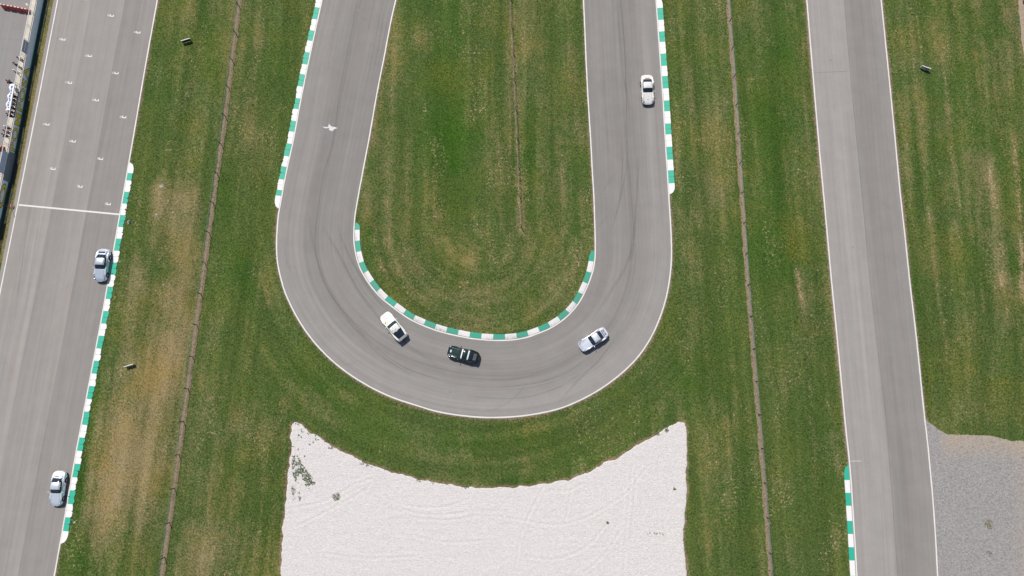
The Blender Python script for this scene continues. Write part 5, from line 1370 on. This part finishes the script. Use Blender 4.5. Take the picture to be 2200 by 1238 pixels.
def make_car(label, paint, kind='rear', px=0, py=0, nose=(0, 0), o=None):
    """nose: photo pixel the car points to"""
    a = np.array(G(px, py, .6)); b = np.array(G(*nose, .6)); ang = math.atan2(*(b - a)[::-1])
    root = thing('coupe', label, 'car', (a[0], a[1], .009), ang, 'classic coupes on the track')
    root.scale = [(o or {}).get('size', 1.0)] * 3
    o = o or {}
    if kind == 'rear': sh = CarShape(REAR, REARC, ((1.26, .345), (-1.01, .355)), .80)
    else: sh = CarShape(FRONT, FRONTC, ((1.28, .35), (-1.12, .36)), .82)
    fx = sh.x1; rx = sh.x0
    V = sh.mesh('body', 110, 22, rx, fx)
    body = patch_obj('body', V, MAT[paint], root)
    # close both ends and the floor
    mb = MB(); mb.poly([tuple(p) for p in V[0]]); mb.poly([tuple(p) for p in V[-1]][::-1])
    mb.build('end_panels', MAT[paint], root)
    mb = MB(); mb.box((0, 0, .27), ((fx - rx) * .93, 1.10, .16)); mb.build('underbody', MAT['black'], root)
    c0, c1 = sh.cab[0, 0], sh.cab[-1, 0]
    W = sh.mesh('cabin', 70, 16, c0, c1); cabin = patch_obj('roof', W, MAT[paint], root)
    zt = top_fn([body, cabin])
    R = kind == 'rear'
    # glass
    if R: ws, rw, sw = (.555, .085), (-.80, -1.30), [(.40, -.28, .10, .44), (-.34, -.92, .12, .40)]
    else: ws, rw, sw = (.50, .03), (-.82, -1.86), [(.36, -.38, .10, .42), (-.44, -.90, .12, .38)]
    patch_obj('windscreen', sh.patch('cabin', ws[0], ws[1], .26 if R else .24, 1, 10, 9), MAT['glass'], root)
    patch_obj('rear_window', sh.patch('cabin', rw[0], rw[1], .34 if R else .26, 1, 12, 9), MAT['glass'], root)
    for sg in (-1, 1):
        for x0, x1, t0, t1 in sw: patch_obj('side_window', sh.patch('cabin', x0, x1, t0, t1, 10, 5, .008, False, sg), MAT['glass'], root)
        d = patch_obj('door', sh.patch('body', .48, -.52, .12, .50, 14, 10, .005, False, sg), MAT[paint], root)
        mb = MB(); mb.box((-.38, sg * .852, .66), (.17, .03, .03)); mb.build('handle', MAT['black'], d, bevel=.006)
        mb = MB(); mb.ellipsoid((.46, sg * .93, .90), (.06, .095, .06), 12, 8); mb.tube([(.44, sg * .76, .84), (.46, sg * .90, .88)], .018, 6); mb.build('mirror', MAT[o.get('mirror', paint)], root, True)
        M = Matrix.Rotation(math.radians(-48 if R else -62), 3, 'Y')
        hx, hy, hz = (1.875, .60, .675) if R else (1.93, .56, .60)
        h = MB(); h.ellipsoid((hx, sg * hy, hz), (.06, .118, .118) if R else (.05, .16, .07), 16, 9, None if not R else Matrix.Rotation(math.radians(-32), 3, 'Y')); h.build('headlight', MAT['lamp_glass'], root, True)
        if R:
            h = MB(); h.lathe([(.125, -.01), (.135, .01), (.125, .03)], 20); hm = h.build('rim', MAT['chrome'], bpy.data.objects[root.children[-1].name], True)
            hm.matrix_local = Matrix.Translation((hx, sg * hy, hz)) @ Matrix.Rotation(math.radians(58), 4, 'Y')
        mb = MB(); mb.box((fx - .085, sg * .50, .44), (.05, .16, .06), Matrix.Rotation(sg * -.75, 3, 'Z')); mb.build('indicator', MAT['amber'], root, bevel=.008)
        for xc, r in sh.wheels:
            wy = .80 if xc > 0 else (.86 if R else .85)
            wheel(root, xc, sg * (wy - .08), .315, .20 if xc > 0 else .24)
        mb = MB(); mb.box((rx + .085, sg * .42, .575), (.05, .30, .08), Matrix.Rotation(sg * .62, 3, 'Z')); mb.build('tail_light', MAT['red_lens'], root, bevel=.01)
    # bonnet panel with its own shut line
    patch_obj('bonnet', sh.patch('body', 1.86 if R else 1.95, .70 if R else .66, .745 if R else .70, 1, 14, 7, .007), MAT[paint], root)
    for sg in (-1, 1):      # dark shut lines either side of the bonnet
        P = np.zeros((16, 2, 3))
        for i, x in enumerate(np.linspace(1.86 if R else 1.95, .70, 16)):
            for j, t in enumerate((.735, .752) if R else (.69, .706)):
                y, z = sh.body(x, t); P[i, j] = (x, sg * y, z + .0085)
        patch_obj('shut_line', P, MAT['grey_trim'], root)
    # bumpers
    for e, sgx in ((fx, 1), (rx, -1)):
        mb = MB(); pts = []
        for x in np.linspace(0, .42, 9):
            xx = e - sgx * (x ** 1.0); w_ = sh.body(xx, .22)[0]; pts.append((xx + sgx * .025, w_ + .012))
        full = [(x, -y) for x, y in pts[::-1]] + pts
        inn = [(x - sgx * .05, y * .93) for x, y in full]
        z0, z1 = (.37, .50) if R else (.30, .48)
        for k in range(len(full) - 1):
            a_, b_3, c_, d_ = full[k], full[k + 1], inn[k + 1], inn[k]
            mb.quad((*a_, z0), (*b_3, z0), (*b_3, z1), (*a_, z1)); mb.quad((*a_, z1), (*b_3, z1), (*c_, z1), (*d_, z1)); mb.quad((*d_, z0), (*c_, z0), (*b_3, z0), (*a_, z0))
        mb.build('bumper', MAT[o.get('bumper', paint)], root)
        mb = MB(); mb.box((e + sgx * .035, 0, .435), (.012, .48, .11)); mb.build('number_plate', MAT[o.get('plate', 'grey_trim')], root)
    # wipers
    for y0 in (-.30, .10):
        mb = MB(); x0, x1 = (.60, .46) if R else (.56, .42); mb.tube([(x0, y0, zt(x0, y0) + .02), (x1, y0 + .42, zt(x1, y0 + .42) + .025)], .009, 5); mb.build('wiper', MAT['black'], root)
    # engine lid grille
    g = o.get('grille', 1)
    if R and g:
        lid = decal('engine_grille', [(-1.40, -.31), (-1.40, .31), (-1.52, .31), (-1.52, -.31)], MAT['black'], root, zt, .012, 6)
        mb = MB()
        for q in range(5): x = -1.41 - q * .025; mb.box((x, 0, zt(x, 0) + .02), (.006, .6, .008))
        mb.build('slat', MAT['grey_trim'], lid)
    sp = o.get('spoiler')
    if sp == 'tea':        # flat tail with a raised lip and two square vents
        mb = MB(); pl = [(-1.42, -.56), (-1.42, .56), (-1.62, .66), (-1.88, .63), (-2.0, .36), (-2.0, -.36), (-1.88, -.63), (-1.62, -.66)]
        mb.prism(pl, .80, .93, None); t = mb.build('rear_spoiler', MAT[paint], root, bevel=.03)
        mb = MB(); mb.prism([(-1.85, -.64), (-1.85, .64), (-1.95, .58), (-2.04, .36), (-2.04, -.36), (-1.95, -.58)], .90, .965); mb.build('lip', MAT[o.get('lip', paint)], t, bevel=.02)
        for y0 in (-.24, .24):
            mb = MB(); mb.box((-1.73, y0, .936), (.22, .38, .014)); mb.build('vent', MAT['grey_trim'], t)
        mb = MB(); mb.box((-1.50, 0, .936), (.09, .92, .014)); mb.build('slot', MAT['black'], t)
    elif sp == 'duck':
        mb = MB(); mb.prism([(-1.38, -.50), (-1.38, .50), (-1.62, .62), (-1.90, .60), (-1.96, .40), (-1.96, -.40), (-1.90, -.60), (-1.62, -.62)], .78, .90); t = mb.build('rear_spoiler', MAT[paint], root, bevel=.03)
        mb = MB(); mb.box((-1.60, 0, .906), (.16, .86, .014)); mb.build('vent', MAT['black'], t)
        mb = MB(); mb.box((-1.78, 0, .906), (.07, .86, .014)); mb.build('slot', MAT['grey_trim'], t)
    elif sp == 'whale':
        mb = MB(); mb.prism([(-1.36, -.52), (-1.36, .52), (-1.60, .70), (-1.96, .72), (-2.10, .45), (-2.10, -.45), (-1.96, -.72), (-1.60, -.70)], .80, .94); t = mb.build('rear_spoiler', MAT['black'], root, bevel=.03)
        for q in range(6):
            mb = MB(); mb.box((-1.46 - q * .07, 0, .945), (.025, .9, .012)); mb.build('slat', MAT['grey_trim'], t)
    elif sp == 'lip':
        mb = MB(); mb.prism([(-1.90, -.72), (-1.90, .72), (-2.02, .78), (-2.16, .68), (-2.20, .40), (-2.20, -.40), (-2.16, -.68), (-2.02, -.78)], .83, .905); mb.build('rear_spoiler', MAT['grey_trim'], root, bevel=.02)
    return root, zt, sh

# silver coupe by the long kerb, upper
make_car('silver coupe with a louvred engine lid beside the long kerb, below the start line', 'silver', 'rear', 218.5, 569.5, (210.0, 631), {'spoiler': 'duck', 'grille': 0})
# light silver, lower
r, zt, sh = make_car('light silver coupe at the lower left beside the end of the long kerb', 'silver2', 'rear', 123.5, 1049.5, (115.2, 1110), {'size': .97})
# ivory on the right leg
r, zt, sh = make_car('ivory white coupe coming down the right leg of the hairpin', 'car_cream', 'rear', 1391.0, 192.0, (1393.9, 253.5), {'bumper': 'car_cream', 'size': .97})
decal('bonnet_badge', [(1.62, -.16), (1.62, .16), (1.55, .16), (1.55, -.16)], MAT['grey_trim'], r, zt)
decal('crest', [(1.22, -.04), (1.22, .04), (1.12, .04), (1.12, -.04)], MAT['amber'], r, zt)
# silver with pink pinstripes in the bend
r, zt, sh = make_car('silver coupe with thin pink roof stripes and a vented rear spoiler in the bend', 'silver2', 'rear', 1275, 729.5, (1216.5, 767.5), {'spoiler': 'tea', 'grille': 0, 'size': .925})
for sg in (-1, 1):
    P = np.zeros((22, 2, 3))
    for i, x in enumerate(np.linspace(.02, -1.55, 22)):
        for j, t in enumerate((.56, .60)):
            y, z = sh.cabin(x, t); P[i, j] = (x, sg * (y + .010), z + .012)
    patch_obj('pink_stripe', P, MAT['pinkred'], r)
mb = MB(); mb.ellipsoid((.16, .30, 1.03), (.10, .09, .07), 10, 7)
decal('roof_badge', [(-.62, .05), (-.62, .20), (-.70, .20), (-.70, .05)], MAT['grey_trim'], r, zt)
# dark green
r, zt, sh = make_car('dark green coupe with white bands across the roof edges on the bend', 'car_green', 'rear', 995, 761.5, (936.5, 747), {'spoiler': 'whale', 'grille': 0, 'plate': 'strip_white', 'size': .93})
patch_obj('sun_strip', sh.patch('cabin', .20, .055, .28, 1, 4, 9, .016), MAT['strip_white'], r)
patch_obj('rear_strip', sh.patch('cabin', -.66, -.83, .34, 1, 4, 9, .016), MAT['strip_white'], r)
decal('race_plate', [(1.80, -.19), (1.80, .13), (1.62, .13), (1.62, -.19)], MAT['strip_white'], r, zt, .014)
mb = MB(); mb.box((1.71, -.03, zt(1.71, -.03) + .018), (.05, .22, .006)); mb.build('plate_print', MAT['grey_trim'], r)
# white with lime stripes
r, zt, sh = make_car('white coupe with lime and black stripes and a big black rear window', 'car_white', 'front', 845.5, 701.5, (805, 651.5), {'spoiler': 'lip', 'size': .95})
decal('lime_stripe', [(1.58, -.12), (1.55, -.22), (.68, .62), (.66, .34)], MAT['lime'], r, zt)
decal('black_stripe', [(1.50, .02), (1.48, -.04), (.92, .72), (.88, .60)], MAT['navy'], r, zt)
decal('lime_stripe', [(-.16, -.05), (-.18, -.17), (-.74, .40), (-.74, .12)], MAT['lime'], r, zt)
decal('black_stripe', [(-.12, .14), (-.14, .07), (-.62, .50), (-.60, .38)], MAT['navy'], r, zt)
decal('black_stripe', [(-.22, -.18), (-.25, -.23), (-.76, .09), (-.74, -.03)], MAT['dkgreen'], r, zt)
for q in range(9):
    yy = -.56 + q * .125; xx = 1.90 - .30 * (abs(yy) / .6) ** 2
    decal('red_lettering', [(xx, yy), (xx, yy + .075), (xx - .12, yy + .075), (xx - .12, yy)], MAT['pinkred'], r, zt, .010, 2)
decal('window_sticker', [(-.80, -.10), (-.80, .10), (-.90, .10), (-.90, -.10)], MAT['strip_white'], r, zt, .016, 3)
